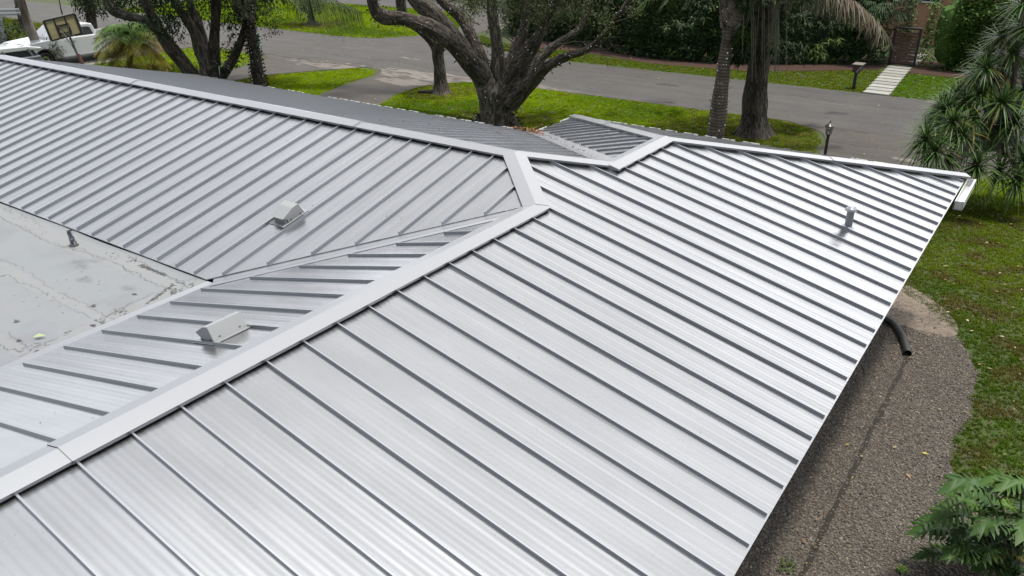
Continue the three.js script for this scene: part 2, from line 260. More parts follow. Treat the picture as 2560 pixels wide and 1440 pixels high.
{ // flat roof: coated rolled membrane with lapped strips, cracks and flaked spots
  const cv = document.createElement('canvas'); cv.width = 2048; cv.height = 1150; const g = cv.getContext('2d');
  const X0 = -a - t - 12.8, PXM = 160; // 160 pixels a metre, u along x, v along z from t
  const toP = (u, v) => { const q = on(u, v, YF); return [(q.x - X0) * PXM, (q.z - t) * PXM]; };
  g.fillStyle = '#b4b8bb'; g.fillRect(0, 0, 2048, 1150);
  for (let i = 0; i < 9000; i++) { const s = rr(1, 26), k = rr(-14, 14) | 0; g.fillStyle = `rgba(${180 + k},${182 + k},${183 + k},${rr(0.04, 0.16)})`; g.beginPath(); g.ellipse(rnd() * 2048, rnd() * 1150, s, s * rr(0.4, 1), rnd() * 3, 0, 6.3); g.fill(); }
  const path = (pts, jit, n = 9) => { const out = []; for (let i = 0; i + 1 < pts.length; i++) { const p = toP(...pts[i]), q = toP(...pts[i + 1]); for (let k = 0; k < n; k++) out.push([lerp(p[0], q[0], k / n) + rr(-jit, jit), lerp(p[1], q[1], k / n) + rr(-jit, jit)]); } out.push(toP(...pts[pts.length - 1])); return out; };
  const stroke = (pts, w, col) => { g.lineWidth = w; g.strokeStyle = col; g.lineCap = 'round'; g.lineJoin = 'round'; g.beginPath(); pts.forEach((p, i) => i ? g.lineTo(...p) : g.moveTo(...p)); g.stroke(); };
  const fill = (pts, col) => { g.fillStyle = col; g.beginPath(); pts.forEach((p, i) => i ? g.lineTo(...p) : g.moveTo(...p)); g.fill(); };
  for (let i = 0; i < 90; i++) { const X = rnd() * 2048, Y = rnd() * 1150, s0 = rr(30, 120); for (let k = 0; k < 26; k++) { g.fillStyle = `rgba(${150 + rr(-20, 20) | 0},${153 + rr(-20, 20) | 0},${156 + rr(-20, 20) | 0},0.035)`; g.beginPath(); g.ellipse(X + rr(-s0, s0), Y + rr(-s0, s0) * 0.6, rr(8, s0 * 0.7), rr(6, s0 * 0.4), rnd() * 3, 0, 6.3); g.fill(); } }
  for (const [u, v] of [[205, 668], [195, 655], [240, 650], [210, 700], [320, 720]]) for (let k = 0; k < 22; k++) { const p = toP(u + rr(-14, 14), v + rr(-5, 5)); g.fillStyle = 'rgba(96,97,99,0.05)'; g.beginPath(); g.ellipse(p[0], p[1], rr(4, 16), rr(3, 8), rnd() * 3, 0, 6.3); g.fill(); }
  // lapped beige strips
  const lap = (A1, B1) => fill([...path(A1, 4), ...path(B1, 4).reverse()], 'rgba(191,190,189,0.5)');
  lap([[-400, 330], [0, 512], [180, 590], [330, 640], [445, 712]], [[-400, 360], [0, 548], [150, 618], [300, 672], [430, 725]]);
  lap([[-300, 560], [0, 650], [150, 735], [280, 800]], [[-300, 590], [0, 682], [100, 735], [250, 800]]);
  lap([[440, 712], [300, 775], [180, 830], [60, 890], [-200, 1010]], [[520, 705], [400, 760], [250, 826], [100, 900], [-160, 1020]]);
  lap([[-200, 800], [0, 830], [70, 880]], [[-200, 840], [0, 865], [40, 890]]);
  const crack = (pts, n = 2) => { for (let i = 0; i < n; i++) { const base = path(pts, 1.5, 40); let ox = 0, oy = 0; const w = base.map(p => { ox = ox * 0.94 + rr(-2.2, 2.2); oy = oy * 0.94 + rr(-2.2, 2.2); return [p[0] + ox, p[1] + oy]; }); let k = 0; while (k < w.length) { const e = Math.min(w.length, k + 3 + (rnd() * 22 | 0)); stroke(w.slice(k, e + 1), rr(0.8, 2.0), `rgba(112,112,112,${rr(0.35, 0.8)})`); k = e + (rnd() < 0.35 ? (rnd() * 6 | 0) : 0); } } };
  crack([[-300, 420], [0, 545], [60, 572], [150, 615], [200, 624], [290, 660], [350, 690], [430, 728]]); crack([[-200, 430], [0, 516], [40, 535], [110, 566]], 1); crack([[320, 640], [380, 668], [420, 695], [455, 708]]);
  crack([[-200, 590], [0, 648], [60, 672], [150, 728], [245, 780], [290, 800]], 1); crack([[0, 690], [20, 685], [90, 725], [160, 762], [250, 800]], 1); crack([[0, 862], [45, 885], [60, 872], [20, 830]], 1);
  crack([[50, 890], [110, 862], [170, 836]], 1); crack([[250, 800], [330, 760], [390, 730]], 2); crack([[440, 700], [480, 720], [500, 690], [455, 712]], 1);
  const flake = (u, v, n, sp, s) => { for (let i = 0; i < n; i++) { const p = toP(u + rr(-sp, sp), v + rr(-sp, sp) * 0.5); g.fillStyle = `rgba(${rr(62, 96) | 0},${rr(61, 94) | 0},${rr(61, 94) | 0},${rr(0.5, 0.9)})`; g.beginPath(); g.ellipse(p[0], p[1], rr(1, s), rr(0.8, s * 0.5), rnd() * 3, 0, 6.3); g.fill(); } };
  for (let i = 0; i < 14; i++) flake(352 + i * 4.4, 665 + i * 1.7, 7, 5, 5); for (let i = 0; i < 12; i++) flake(372 + i * 5.5, 756 - i * 4, 5, 5, 5);
  flake(335, 735, 6, 4, 6); flake(40, 803, 8, 6, 6); flake(230, 765, 7, 6, 6); flake(48, 852, 8, 4, 6); flake(232, 815, 8, 4, 6); flake(25, 520, 9, 12, 4); flake(170, 830, 6, 8, 4); flake(440, 728, 40, 16, 4); flake(470, 712, 26, 18, 3); flake(280, 640, 20, 20, 3); flake(330, 650, 18, 12, 4);
  flake(300, 780, 24, 18, 4); flake(250, 806, 16, 14, 4); flake(100, 870, 26, 25, 3); flake(200, 700, 10, 60, 3); flake(100, 750, 14, 90, 3); flake(60, 545, 20, 30, 3); flake(90, 580, 14, 30, 3); flake(130, 540, 14, 14, 3);
  for (let i = 0; i < 900; i++) { g.fillStyle = `rgba(120,118,116,${rr(0.2, 0.5)})`; g.fillRect(rnd() * 2048, rnd() * 1150, rr(1, 2.5), rr(1, 2.5)); }
  const tx = new THREE.CanvasTexture(cv); tx.colorSpace = THREE.SRGBColorSpace; tx.flipY = false;
  const m = std({ map: tx, roughness: 0.82, color: lin(0.365, 0.367, 0.373) });
  const gx = new THREE.PlaneGeometry(12.8, ZS - t, 64, 32).rotateX(-Math.PI / 2).translate(X0 + 6.4, YF, t + (ZS - t) / 2); const p = gx.attributes.position, uv = gx.attributes.uv;
  for (let i = 0; i < p.count; i++) { uv.setXY(i, (p.getX(i) - X0) * PXM / 2048, (p.getZ(i) - t) * PXM / 1150); p.setY(i, YF + 0.012 * perlin.noise(p.getX(i) * 0.9, p.getZ(i) * 0.9, 4)); } gx.computeVertexNormals();
  part('flat_roof', gx, m, house);
  // metal drip edge where the short slope meets the membrane
  part('edge_flashing', bar(V(-a - t - 0.03, YF + 0.022, t + 0.02), V(-a - t - 0.03, YF + 0.022, ZS), 0.16, 0.008), capMetal, house);
}
{ // short gutter at the street corner
  const gut = part('gutter', mergeG([box(0.14, 0.012, 1.42, 0.09, -0.15, 0), box(0.012, 0.14, 1.42, 0.155, -0.08, 0), box(0.03, 0.012, 1.42, 0.145, -0.012, 0), box(0.012, 0.12, 1.42, 0.028, -0.09, 0), box(0.13, 0.14, 0.01, 0.09, -0.08, 0.705), box(0.13, 0.14, 0.01, 0.09, -0.08, -0.705)]), std({ color: lin(0.6, 0.6, 0.6), roughness: 0.3, metalness: 0.3 }), house);
  gut.position.set(0.03, EAVE - 0.01, z4 - xL + 0.72);
}
// ---- things standing on the roof ----
const ventMat = std({ color: lin(0.27, 0.275, 0.28), metalness: 0.35, roughness: 0.5 }), boltMat = std({ color: lin(0.05, 0.05, 0.05), roughness: 0.6 });
function gooseVent(label, pos, n, down, len, wid, h) { // hood vent: opens down the slope
  const o = thing('roof_vent', label, 'roof vent', pos, 0, 'hooded vents on the metal roof');
  const side = down.clone().cross(n).normalize(); o.quaternion.setFromRotationMatrix(new THREE.Matrix4().makeBasis(down, n, side));
  const ext = (pts, dep, bev = 0.003) => { const s = new THREE.Shape(pts.map(p => new THREE.Vector2(p[0], p[1]))); return new THREE.ExtrudeGeometry(s, { depth: dep, bevelEnabled: true, bevelSize: bev, bevelThickness: bev, bevelSegments: 1 }).translate(0, 0, -dep / 2); };
  part('hood', ext([[-len * 0.5, 0.004], [-len * 0.32, h], [-len * 0.02, h * 0.98], [len * 0.56, h * 0.62], [len * 0.48, h * 0.52], [len * 0.34, h * 0.34], [len * 0.34, 0.004]], wid), ventMat, o);
  part('throat', ext([[len * 0.30, 0.004], [len * 0.28, h * 0.5], [len * 0.46, h * 0.36], [len * 0.46, 0.004]], wid * 0.86), ventMat, o);
  part('flange', box(len * 1.35, 0.006, wid * 1.22, 0, 0.006, 0), ventMat, o);
  for (const [x, y, z] of [[-len * 0.45, h * 0.25, -wid * 0.3], [-len * 0.45, h * 0.25, wid * 0.3], [-len * 0.3, h * 0.18, wid * 0.5], [len * 0.2, h * 0.18, wid * 0.5], [-len * 0.3, h * 0.18, -wid * 0.5], [len * 0.2, h * 0.18, -wid * 0.5]]) part('bolt', new THREE.CylinderGeometry(0.009, 0.009, 0.02, 6).rotateX(Math.PI / 2).translate(x, y, z), boltMat, o);
  return o;
}
gooseVent('grey hooded vent between seams of the long wing\'s roof slope', F.at(-6.98, 1.36 + d, 0.0), F.nn, V(0, -P, 1).normalize(), 0.34, 0.24, 0.17);
gooseVent('grey hooded vent on the short slope beside the near ridge', L.at(4.05, 0.83, 0.0), L.nn, V(-1, -P, 0).normalize(), 0.24, 0.37, 0.155);
{ const o = thing('vent_pipe', 'grey plumbing vent pipe with a pointed metal cap on the wide slope', 'vent pipe', R.at(-3.49, -0.95 + a, 0));
  part('pipe', new THREE.CylinderGeometry(0.05, 0.052, 0.27, 20).translate(0, 0.115, 0), std({ color: lin(0.2, 0.22, 0.23), roughness: 0.45, metalness: 0.3 }), o);
  part('cap', mergeG([new THREE.CylinderGeometry(0.075, 0.085, 0.03, 8).translate(0, 0.262, 0), new THREE.CylinderGeometry(0.045, 0.075, 0.035, 8).translate(0, 0.293, 0)]), capMetal, o);
  part('flashing', new THREE.CylinderGeometry(0.055, 0.10, 0.025, 20).rotateZ(-Math.atan(P)).translate(0, 0.006, 0), capMetal, o); }
{ const o = thing('stub_pipe', 'short weathered black pipe standing on the flat roof', 'pipe', V(-9.37, YF, 3.07)); const cvs = tex(64, 128, (u, v, c) => { const n = fbm(u, v, 8, 4, 91); const k = n > 0.58 ? 0.34 : 0.07; c[0] = S(k); c[1] = S(k * 1.05); c[2] = S(k * 1.12); });
  const pts = [[0.041, 0], [0.041, 0.21], [0.031, 0.21], [0.031, 0.1], [0, 0.1]].map(p => new THREE.Vector2(...p));
  part('pipe', new THREE.LatheGeometry(pts, 20), std({ map: cvs, roughness: 0.8 }), o); part('tar_collar', new THREE.LatheGeometry([[0.062, 0.004], [0.052, 0.010], [0.042, 0.02]].map(p => new THREE.Vector2(...p)), 18), std({ color: lin(0.05, 0.05, 0.05), roughness: 0.9 }), o); o.rotation.z = 0.03; }
// ================= ground, road, drives =================
const soilTex = tex(1024, 1024, (u, v, o) => { const n = fbm(u, v, 6, 6, 5), m = fbm(u, v, 48, 3, 9), g = 0.35 + 0.65 * sstep(0.4, 0.62, n), k = 0.7 + 0.6 * m; o[0] = S(lerp(0.05, 0.035, g) * k); o[1] = S(lerp(0.042, 0.055, g) * k); o[2] = S(lerp(0.024, 0.008, g) * k); });
const soilMat = std({ map: soilTex, roughness: 1 });
{ const g = new THREE.PlaneGeometry(500, 500).rotateX(-Math.PI / 2); const uv = g.attributes.uv, p = g.attributes.position; for (let i = 0; i < p.count; i++) uv.setXY(i, p.getX(i) / 5, p.getZ(i) / 5); struct('ground', g, soilMat); }
// asphalt, laid out in metres: x -66..2, z -28.2..-11
const RX = -66, RW = 68, RZ = -28.2, RH = 17.2;
const roadTex = tex(2048, 512, (u, v, o) => {
  const x = RX + u * RW, z = RZ + v * RH, f = (p, q, fr, oc, s) => fbm(p, q, fr, oc, s);
  const fine = f(x / 4, z / 4, 32, 3, 21), mid = f(x / 16, z / 16, 16, 4, 22), streak = f(x / 24, z / 3, 12, 4, 23), big = f(x / 40, z / 40, 6, 3, 24);
  let k = 0.043 * (0.62 + 0.35 * fine + 0.35 * mid + 0.55 * (streak - 0.5) + 0.19);
  let r = k * 1.08, g = k, b = k * 0.93;
  const edge = z > -21.2 ? 1 : 0; // older brownish drive surface
  if (edge) { r *= 0.98; g *= 0.91; b *= 0.83; }
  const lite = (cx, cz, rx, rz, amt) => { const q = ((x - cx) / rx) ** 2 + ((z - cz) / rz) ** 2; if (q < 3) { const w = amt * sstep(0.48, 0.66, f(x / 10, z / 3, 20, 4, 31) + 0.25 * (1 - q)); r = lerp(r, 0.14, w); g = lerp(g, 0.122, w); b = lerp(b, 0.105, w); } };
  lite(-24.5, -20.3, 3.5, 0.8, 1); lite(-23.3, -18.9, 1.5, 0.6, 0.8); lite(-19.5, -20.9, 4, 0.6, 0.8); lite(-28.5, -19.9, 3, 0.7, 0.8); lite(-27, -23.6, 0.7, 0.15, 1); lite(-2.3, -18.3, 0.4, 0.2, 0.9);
  const line = (zc, w, x0, x1, amt, wob) => { if (x < x0 || x > x1) return; const dz = Math.abs(z - zc - wob * (f(x / 8, 0.3, 8, 4, 41) - 0.5)); if (dz < w && f(x / 6, z / 6, 40, 2, 43) > 0.35) { r *= amt; g *= amt; b *= amt; } };
  line(-20.45, 0.08, -35, -24, 0.4, 0.5); line(-20.9, 0.06, -24, -4, 0.5, 0.5); line(-22.4, 0.05, -33, -14, 0.62, 1.6); line(-25.6, 0.05, -28, -6, 0.62, 1.3); line(-24.3, 0.03, -60, 2, 1.35, 0.3); line(-23.0, 0.025, -34, -18, 0.6, 0.7); line(-24.9, 0.03, -9.2, -1, 1.7, 0.1); line(-19.2, 0.05, -5, 0, 0.5, 0.8); line(-17.2, 0.04, -5, 0, 0.6, 1.0);
  const q1 = ((x + 13.2) / 0.55) ** 2 + ((z + 24.6) / 0.22) ** 2; if (q1 < 1) { r *= 0.6; g *= 0.55; b *= 0.52; }
  o[0] = S(r); o[1] = S(g); o[2] = S(b);
});
const grit = tex(512, 512, (u, v, o) => { const n = fbm(u, v, 96, 2, 61); o[0] = o[1] = o[2] = n; }, false);
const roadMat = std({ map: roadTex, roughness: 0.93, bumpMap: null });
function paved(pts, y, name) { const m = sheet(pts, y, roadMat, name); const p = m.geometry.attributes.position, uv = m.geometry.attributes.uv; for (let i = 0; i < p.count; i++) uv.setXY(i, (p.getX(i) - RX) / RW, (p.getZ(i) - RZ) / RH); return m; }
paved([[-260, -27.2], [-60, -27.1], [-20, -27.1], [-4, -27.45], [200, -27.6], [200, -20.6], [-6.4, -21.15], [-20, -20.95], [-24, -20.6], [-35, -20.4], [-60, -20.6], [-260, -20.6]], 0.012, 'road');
// drive across the street with its loop
const sideDrive = [[-35.6, -26.6], [-33, -27.5], [-31.7, -29.4], [-31.6, -33.5], [-33.4, -37.3], [-36.5, -40.6], [-42, -40.3], [-47, -40], [-60, -39.5], [-60, -44], [-38, -45], [-33, -42], [-30.2, -37], [-29.3, -32.2], [-27.8, -29.6], [-25, -28.2], [-22.5, -27.0], [-28, -26.2]];
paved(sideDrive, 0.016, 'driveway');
const midDrive = smooth([[-25.2, -19.2], [-24.9, -17], [-24.2, -14.6], [-23.6, -11], [-23.4, -7.5], [-20.3, -7.5], [-20.4, -11], [-20.8, -14.6], [-21.5, -16.4], [-21.9, -18.3], [-21.2, -20.0], [-20, -20.9], [-22, -22], [-25, -22], [-27, -21.2], [-26, -20.4]]);
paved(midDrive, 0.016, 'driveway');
const leftDrive = [[-35.2, -20.9], [-33, -19.5], [-31.6, -15.7], [-31.4, -8], [-29.7, -8], [-29.8, -14.8], [-29.8, -16.4], [-28.6, -18.3], [-27.4, -20.2], [-27, -21.2]];
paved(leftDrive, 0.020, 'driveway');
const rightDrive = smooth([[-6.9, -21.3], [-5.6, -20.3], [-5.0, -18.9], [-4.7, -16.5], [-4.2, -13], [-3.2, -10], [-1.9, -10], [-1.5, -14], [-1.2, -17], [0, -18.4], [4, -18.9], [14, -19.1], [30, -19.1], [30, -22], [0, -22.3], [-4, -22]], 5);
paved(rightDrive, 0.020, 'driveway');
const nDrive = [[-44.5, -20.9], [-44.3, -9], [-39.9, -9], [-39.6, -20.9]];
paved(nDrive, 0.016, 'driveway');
const paleCon = std({ map: tex(256, 256, (u, v, o) => { const k = 0.18 * (0.75 + 0.4 * fbm(u, v, 8, 5, 71)); o[0] = S(k); o[1] = S(k * 0.93); o[2] = S(k * 0.86); }), roughness: 0.95 });
sheet([[-39.5, -15.2], [-39.5, -9], [-38.9, -9], [-38.9, -15.4]], 0.03, paleCon, 'path', 0.5);
// mulch beds under the hedges
const mulchTex = tex(512, 512, (u, v, o) => { const n = fbm(u, v, 64, 3, 81), m = fbm(u, v, 10, 3, 82), k = 0.45 + 1.0 * n; o[0] = S(0.045 * k * (0.7 + 0.6 * m)); o[1] = S(0.02 * k); o[2] = S(0.012 * k); });
const mulchMat = std({ map: mulchTex, roughness: 1 });
const bedL = [[-27, -33], [-25, -29.6], [-21.5, -30.0], [-18.8, -29.6], [-16.5, -28.9], [-14, -28.9], [-11.5, -29.6], [-9.3, -31.0], [-7.5, -32.4], [-6.5, -33.3], [-6.4, -36], [-12, -37]];
sheet(bedL, 0.02, mulchMat, 'mulch_bed', 0.8);
const bedR = [[-5.2, -33.2], [-3.4, -33.0], [-1, -33.1], [3, -33.2], [3, -37], [-5.2, -37]];
sheet(bedR, 0.02, mulchMat, 'mulch_bed', 0.8);
// gravel strip beside the house
const gravelPoly = smooth([[-0.75, -8.4], [-0.3, -8.05], [0.2, -7.55], [0.7, -6.7], [1.0, -5.8], [1.05, -4.9], [1.1, -4.4], [1.0, -3.7], [1.0, -3.2], [1.15, -2.75], [1.5, -2.6], [2.2, -2.3], [3.2, -1.6], [3.6, 1], [3.6, 8], [-1.0, 8], [-1.0, 0], [-1.0, -6]], 5);
const gravelTex = tex(1024, 1024, (u, v, o) => { const n = fbm(u, v, 90, 2, 95), c = hash(Math.floor(u * 170), Math.floor(v * 170), 8), m = fbm(u, v, 6, 4, 96), k = (0.35 + 0.9 * n) * (0.7 + 0.6 * c) * (0.7 + 0.6 * m); o[0] = S(0.09 * k); o[1] = S(0.077 * k); o[2] = S(0.064 * k); });
sheet(gravelPoly, 0.01, std({ map: gravelTex, roughness: 1 }), 'gravel_bed', 0.45);
// bare sandy soil at the head of the gravel and the washed-out groove below the eave
const dirtTex = tex(512, 512, (u, v, o) => { const n = fbm(u, v, 30, 4, 101), m = fbm(u, v, 5, 4, 102), k = (0.5 + 0.9 * n) * (0.6 + 0.8 * m); o[0] = S(0.125 * k); o[1] = S(0.10 * k); o[2] = S(0.078 * k); });
sheet(smooth([[-0.9, -8.9], [-0.2, -8.5], [0.35, -7.8], [0.55, -7.1], [0.2, -6.75], [-0.2, -6.9], [-0.75, -7.0], [-1.0, -8]], 5), 0.016, std({ map: dirtTex, roughness: 1 }), 'bare_soil', 0.7);
const groove = [], gr2 = []; for (let z = -5.7; z < 6; z += 0.12) { groove.push([-0.03 + rr(0.02, 0.055), z]); gr2.unshift([-0.03 - rr(0.02, 0.055), z]); }
sheet([...groove, ...gr2], 0.0155, std({ color: lin(0.018, 0.015, 0.011), roughness: 1 }), 'wet_soil', 1);
{ // pebbles
  const base = new THREE.IcosahedronGeometry(1, 0); const p = base.attributes.position; for (let i = 0; i < p.count; i++) { const v = V(p.getX(i), p.getY(i), p.getZ(i)); const s = 1 + 0.3 * perlin.noise(v.x * 2, v.y * 2, v.z * 2); p.setXYZ(i, v.x * s, v.y * 0.6 * s, v.z * 0.8 * s); } base.computeVertexNormals();
  const pts = []; let tries = 0; while (pts.length < 68000 && tries++ < 400000) { const x = rr(-0.98, 3.6), z = rr(-8.4, 3.2); const jx = x + 0.16 * perlin.noise(x * 3, z * 3, 2) + 0.1 * (rnd() - 0.5), jz = z + 0.16 * perlin.noise(x * 3, z * 3, 8) + 0.1 * (rnd() - 0.5); if (!inside(jx, jz, gravelPoly) && !(rnd() < 0.02 && inside(x - 0.35, z + 0.1, gravelPoly))) continue; if (x > 2.6 && z < -1) continue; if (z < -6.9 && rnd() < 0.9) continue; if (Math.abs(x + 0.03) < 0.05 && z > -5.7 && rnd() < 0.72) continue; pts.push([x, z]); }
  const im = new THREE.InstancedMesh(base, std({ roughness: 0.9 }), pts.length), m = new THREE.Matrix4(), q = new THREE.Quaternion(), c = new THREE.Color();
  pts.forEach(([x, z], i) => { const s = rr(0.008, 0.017) * (rnd() < 0.06 ? 1.5 : 1); q.setFromEuler(new THREE.Euler(rr(-0.5, 0.5), rr(0, 6.3), rr(-0.5, 0.5))); m.compose(V(x, 0.012 + s * 0.3, z), q, V(s, s, s)); im.setMatrixAt(i, m); const k = rr(0.035, 0.15) * (rnd() < 0.05 ? 1.8 : 1), h = rnd(); c.setRGB(k * (1.02 + 0.10 * h), k * 0.90, k * (0.80 - 0.12 * h)); im.setColorAt(i, c); });
  im.name = 'gravel'; im.userData = { label: 'loose grey and tan gravel along the eave', category: 'gravel', kind: 'stuff' }; scene.add(im);
}
// ---- grass ----
function clump(n, h, w, spread) { const pos = [], nor = []; for (let i = 0; i < n; i++) { const b = rr(0, 6.283), r = spread * Math.sqrt(rnd()), x = Math.cos(b) * r, z = Math.sin(b) * r, f = rr(0, 6.283), l = rr(0.6, 1) * h, ln = rr(0.2, 0.9) * h, tx = x + Math.cos(f) * ln, tz = z + Math.sin(f) * ln, sx = -Math.sin(f) * w, sz = Math.cos(f) * w; pos.push(x - sx, 0, z - sz, x + sx, 0, z + sz, tx, l, tz); for (let k = 0; k < 3; k++) nor.push(Math.cos(f) * -0.3, 0.95, Math.sin(f) * -0.3); }
  const g = new THREE.BufferGeometry(); g.setAttribute('position', new THREE.Float32BufferAttribute(pos, 3)); g.setAttribute('normal', new THREE.Float32BufferAttribute(nor, 3)); return g; }
const grassMat = new THREE.MeshPhysicalMaterial({ roughness: 0.9, specularIntensity: 0.0, side: THREE.DoubleSide, transmission: 0.25, thickness: 0 });
const lawns = [];
function lawn(name, label, poly, dens, h, w, spread, blades, tone, skip = []) {
  const xs = poly.map(p => p[0]), zs = poly.map(p => p[1]), x0 = Math.min(...xs), x1 = Math.max(...xs), z0 = Math.min(...zs), z1 = Math.max(...zs), pts = [];
  const N = Math.round((x1 - x0) * (z1 - z0) * dens); for (let i = 0; i < N; i++) { const x = rr(x0, x1), z = rr(z0, z1); const nz = perlin.noise(x * 2.2, z * 2.2, 3), nq = perlin.noise(x * 2.2, z * 2.2, 13), ex = x + 0.13 * nz, ez = z + 0.13 * nq; if (!inside(ex, ez, poly) || skip.some(s => inside(x - 0.03 - 0.16 * nz, z + 0.1 * nq, s))) continue; pts.push([x, z]); }
  const im = new THREE.InstancedMesh(clump(blades, h, w, spread), grassMat, pts.length), m = new THREE.Matrix4(), q = new THREE.Quaternion(), c = new THREE.Color(), Y = V(0, 1, 0);
  pts.forEach(([x, z], i) => { const n = perlin.noise(x * 0.35, z * 0.35, 1.5), n2 = perlin.noise(x * 1.6, z * 1.6, 5), s = rr(0.7, 1.25) * (1 + 0.25 * n2); q.setFromAxisAngle(Y, rr(0, 6.283)); m.compose(V(x, 0.0, z), q, V(s, s, s)); im.setMatrixAt(i, m); const [r, g, b] = tone(x, z, n, n2), k = rr(0.7, 1.3); c.setRGB(r * k, g * k, b * k); im.setColorAt(i, c); });
  im.name = numbered(name); im.userData = { label, category: 'grass', kind: 'stuff' }; scene.add(im);
}
const mix3 = (A1, B1, t) => [lerp(A1[0], B1[0], t), lerp(A1[1], B1[1], t), lerp(A1[2], B1[2], t)];
const lush = [0.15, 0.225, 0.004], deep = [0.075, 0.135, 0.004], olive = [0.095, 0.10, 0.01], dry = [0.13, 0.10, 0.045];
const tone = (x, z, n, n2) => { let c = mix3(lush, deep, sstep(-0.1, 0.6, n)); c = mix3(c, olive, sstep(0.15, 0.6, n2) * 0.6); for (const [tx, tz, tr] of [[-7.4, -18.6, 3.2], [-20.5, -18, 1.6], [-15.2, -14.6, 2.6], [-40.9, -29.8, 2.2], [-31, -14.5, 3]]) { const q = Math.hypot(x - tx, z - tz) / tr + 0.5 * n2; if (q < 1 && rnd() < 0.7) c = mix3(c, rnd() < 0.35 ? dry : olive, 0.8); } return rnd() < 0.03 ? dry : c; };
const toneNear = (x, z, n, n2) => { let c = mix3([0.08, 0.115, 0.006], [0.04, 0.072, 0.006], sstep(-0.3, 0.4, n)); c = mix3(c, [0.075, 0.06, 0.02], sstep(-0.05, 0.4, n2) * 0.8); if (z < -14) c = mix3(c, lush, sstep(-14, -16, z)); return rnd() < 0.06 ? dry : c; };
const toneFar = (x, z, n, n2) => { let c = mix3([0.07, 0.11, 0.005], olive, sstep(-0.2, 0.5, n2) * 0.7); if (x > -5) c = mix3(c, [0.06, 0.13, 0.005], 0.8); return rnd() < 0.03 ? dry : c; };
const bushRing = [];
lawn('grass', 'patchy green lawn beside the gravel strip', [[-0.4, -17.4], [1.2, -18.3], [9, -18.8], [9, -2], [3.5, -1.5], [2.2, -2.2], [1.1, -2.5], [0.9, -3.3], [1.0, -4.5], [0.9, -6.1], [0.55, -6.9], [0.1, -7.7], [-0.9, -8.6], [-1.0, -17.0]], 520, 0.055, 0.0055, 0.035, 9, toneNear, [gravelPoly]);
const frontLawn = [[-20.9, -7], [-20.9, -14.7], [-21.7, -16.6], [-22, -18.3], [-21.5, -19.6], [-20.4, -20.6], [-17.6, -20.85], [-12, -20.95], [-7.2, -21.1], [-5.8, -20.4], [-5.2, -19], [-4.8, -16.5], [-4.2, -12.6], [-4.0, -8.5], [-8, -8.2], [-8.4, -6.8]];
lawn('grass', 'bright green front lawn between the road and the house', frontLawn, 270, 0.06, 0.008, 0.05, 9, tone);
lawn('grass', 'green lawn island between the two drives', smooth([[-29.6, -9], [-29.6, -14.8], [-29.6, -16.4], [-28.3, -18.4], [-27.3, -20.1], [-26.1, -20.0], [-25.5, -19.0], [-25.0, -16.8], [-24.3, -14.2], [-23.7, -9]], 4), 270, 0.06, 0.008, 0.05, 9, tone);
lawn('grass', 'bright lawn across the street beyond the side drive', [[-60, -27.5], [-41, -27.3], [-36, -26.9], [-33.3, -27.8], [-32, -29.6], [-31.9, -33.5], [-33.7, -37.2], [-36.8, -40.3], [-47, -39.8], [-60, -39.2]], 110, 0.07, 0.012, 0.07, 9, tone);
lawn('grass', 'mown verge along the far side of the road', [[-27.3, -29.7], [-25, -28.4], [-22.3, -27.35], [-4, -27.6], [12, -27.7], [12, -33], [-5, -33], [-6.6, -33], [-9.3, -30.9], [-11.5, -29.5], [-16.5, -28.9], [-21.5, -30.0], [-24.8, -29.6], [-28.8, -32]], 130, 0.065, 0.011, 0.06, 9, toneFar);
lawn('grass', 'lawn under the trees of the left yard beside the small date palm', [[-39.4, -20], [-35.4, -20], [-33.3, -19], [-31.8, -15.6], [-31.6, -8], [-38.7, -8]], 70, 0.08, 0.016, 0.08, 9, tone);
lawn('grass', 'green lawn of the neighbouring yard behind the pickup', [[-72, -20.3], [-44.8, -20.3], [-44.6, -8], [-72, -8]], 45, 0.09, 0.02, 0.1, 9, (x, z, n, n2) => mix3([0.06, 0.085, 0.008], olive, sstep(-0.3, 0.4, n2) * 0.6));
{ // fallen leaves on lawns and drives
  const g = new THREE.BufferGeometry(); g.setAttribute('position', new THREE.Float32BufferAttribute([0, 0, -1, 0.45, 0.15, 0, -0.45, 0.12, 0, 0, 0.05, 1], 3)); g.setIndex([0, 2, 1, 1, 2, 3]); g.computeVertexNormals();
  const N = 1500, im = new THREE.InstancedMesh(g, std({ roughness: 0.8, side: THREE.DoubleSide }), N), m = new THREE.Matrix4(), q = new THREE.Quaternion(), c = new THREE.Color();
  for (let i = 0; i < N; i++) { const near = i < 420, x = near ? rr(-0.4, 6) : rr(-40, 2), z = near ? rr(-17, 2) : rr(-33, -11), s = rr(0.02, 0.05); q.setFromEuler(new THREE.Euler(rr(-0.3, 0.3), rr(0, 6.3), rr(-0.3, 0.3))); m.compose(V(x, near ? 0.05 : 0.07, z), q, V(s, s, s)); if (!near && z < -20.4 && z > -27.3) m.setPosition(x, 0.025, z); im.setMatrixAt(i, m); const k = rr(0.5, 1.2), h = rnd(); h < 0.55 ? c.setRGB(0.22 * k, 0.13 * k, 0.06 * k) : h < 0.85 ? c.setRGB(0.35 * k, 0.27 * k, 0.15 * k) : c.setRGB(0.3 * k, 0.26 * k, 0.03 * k); im.setColorAt(i, c); }
  im.name = 'fallen_leaves'; im.userData = { label: 'scattered dry brown leaves on the lawns and drives', category: 'leaves', kind: 'stuff' }; scene.add(im);
}
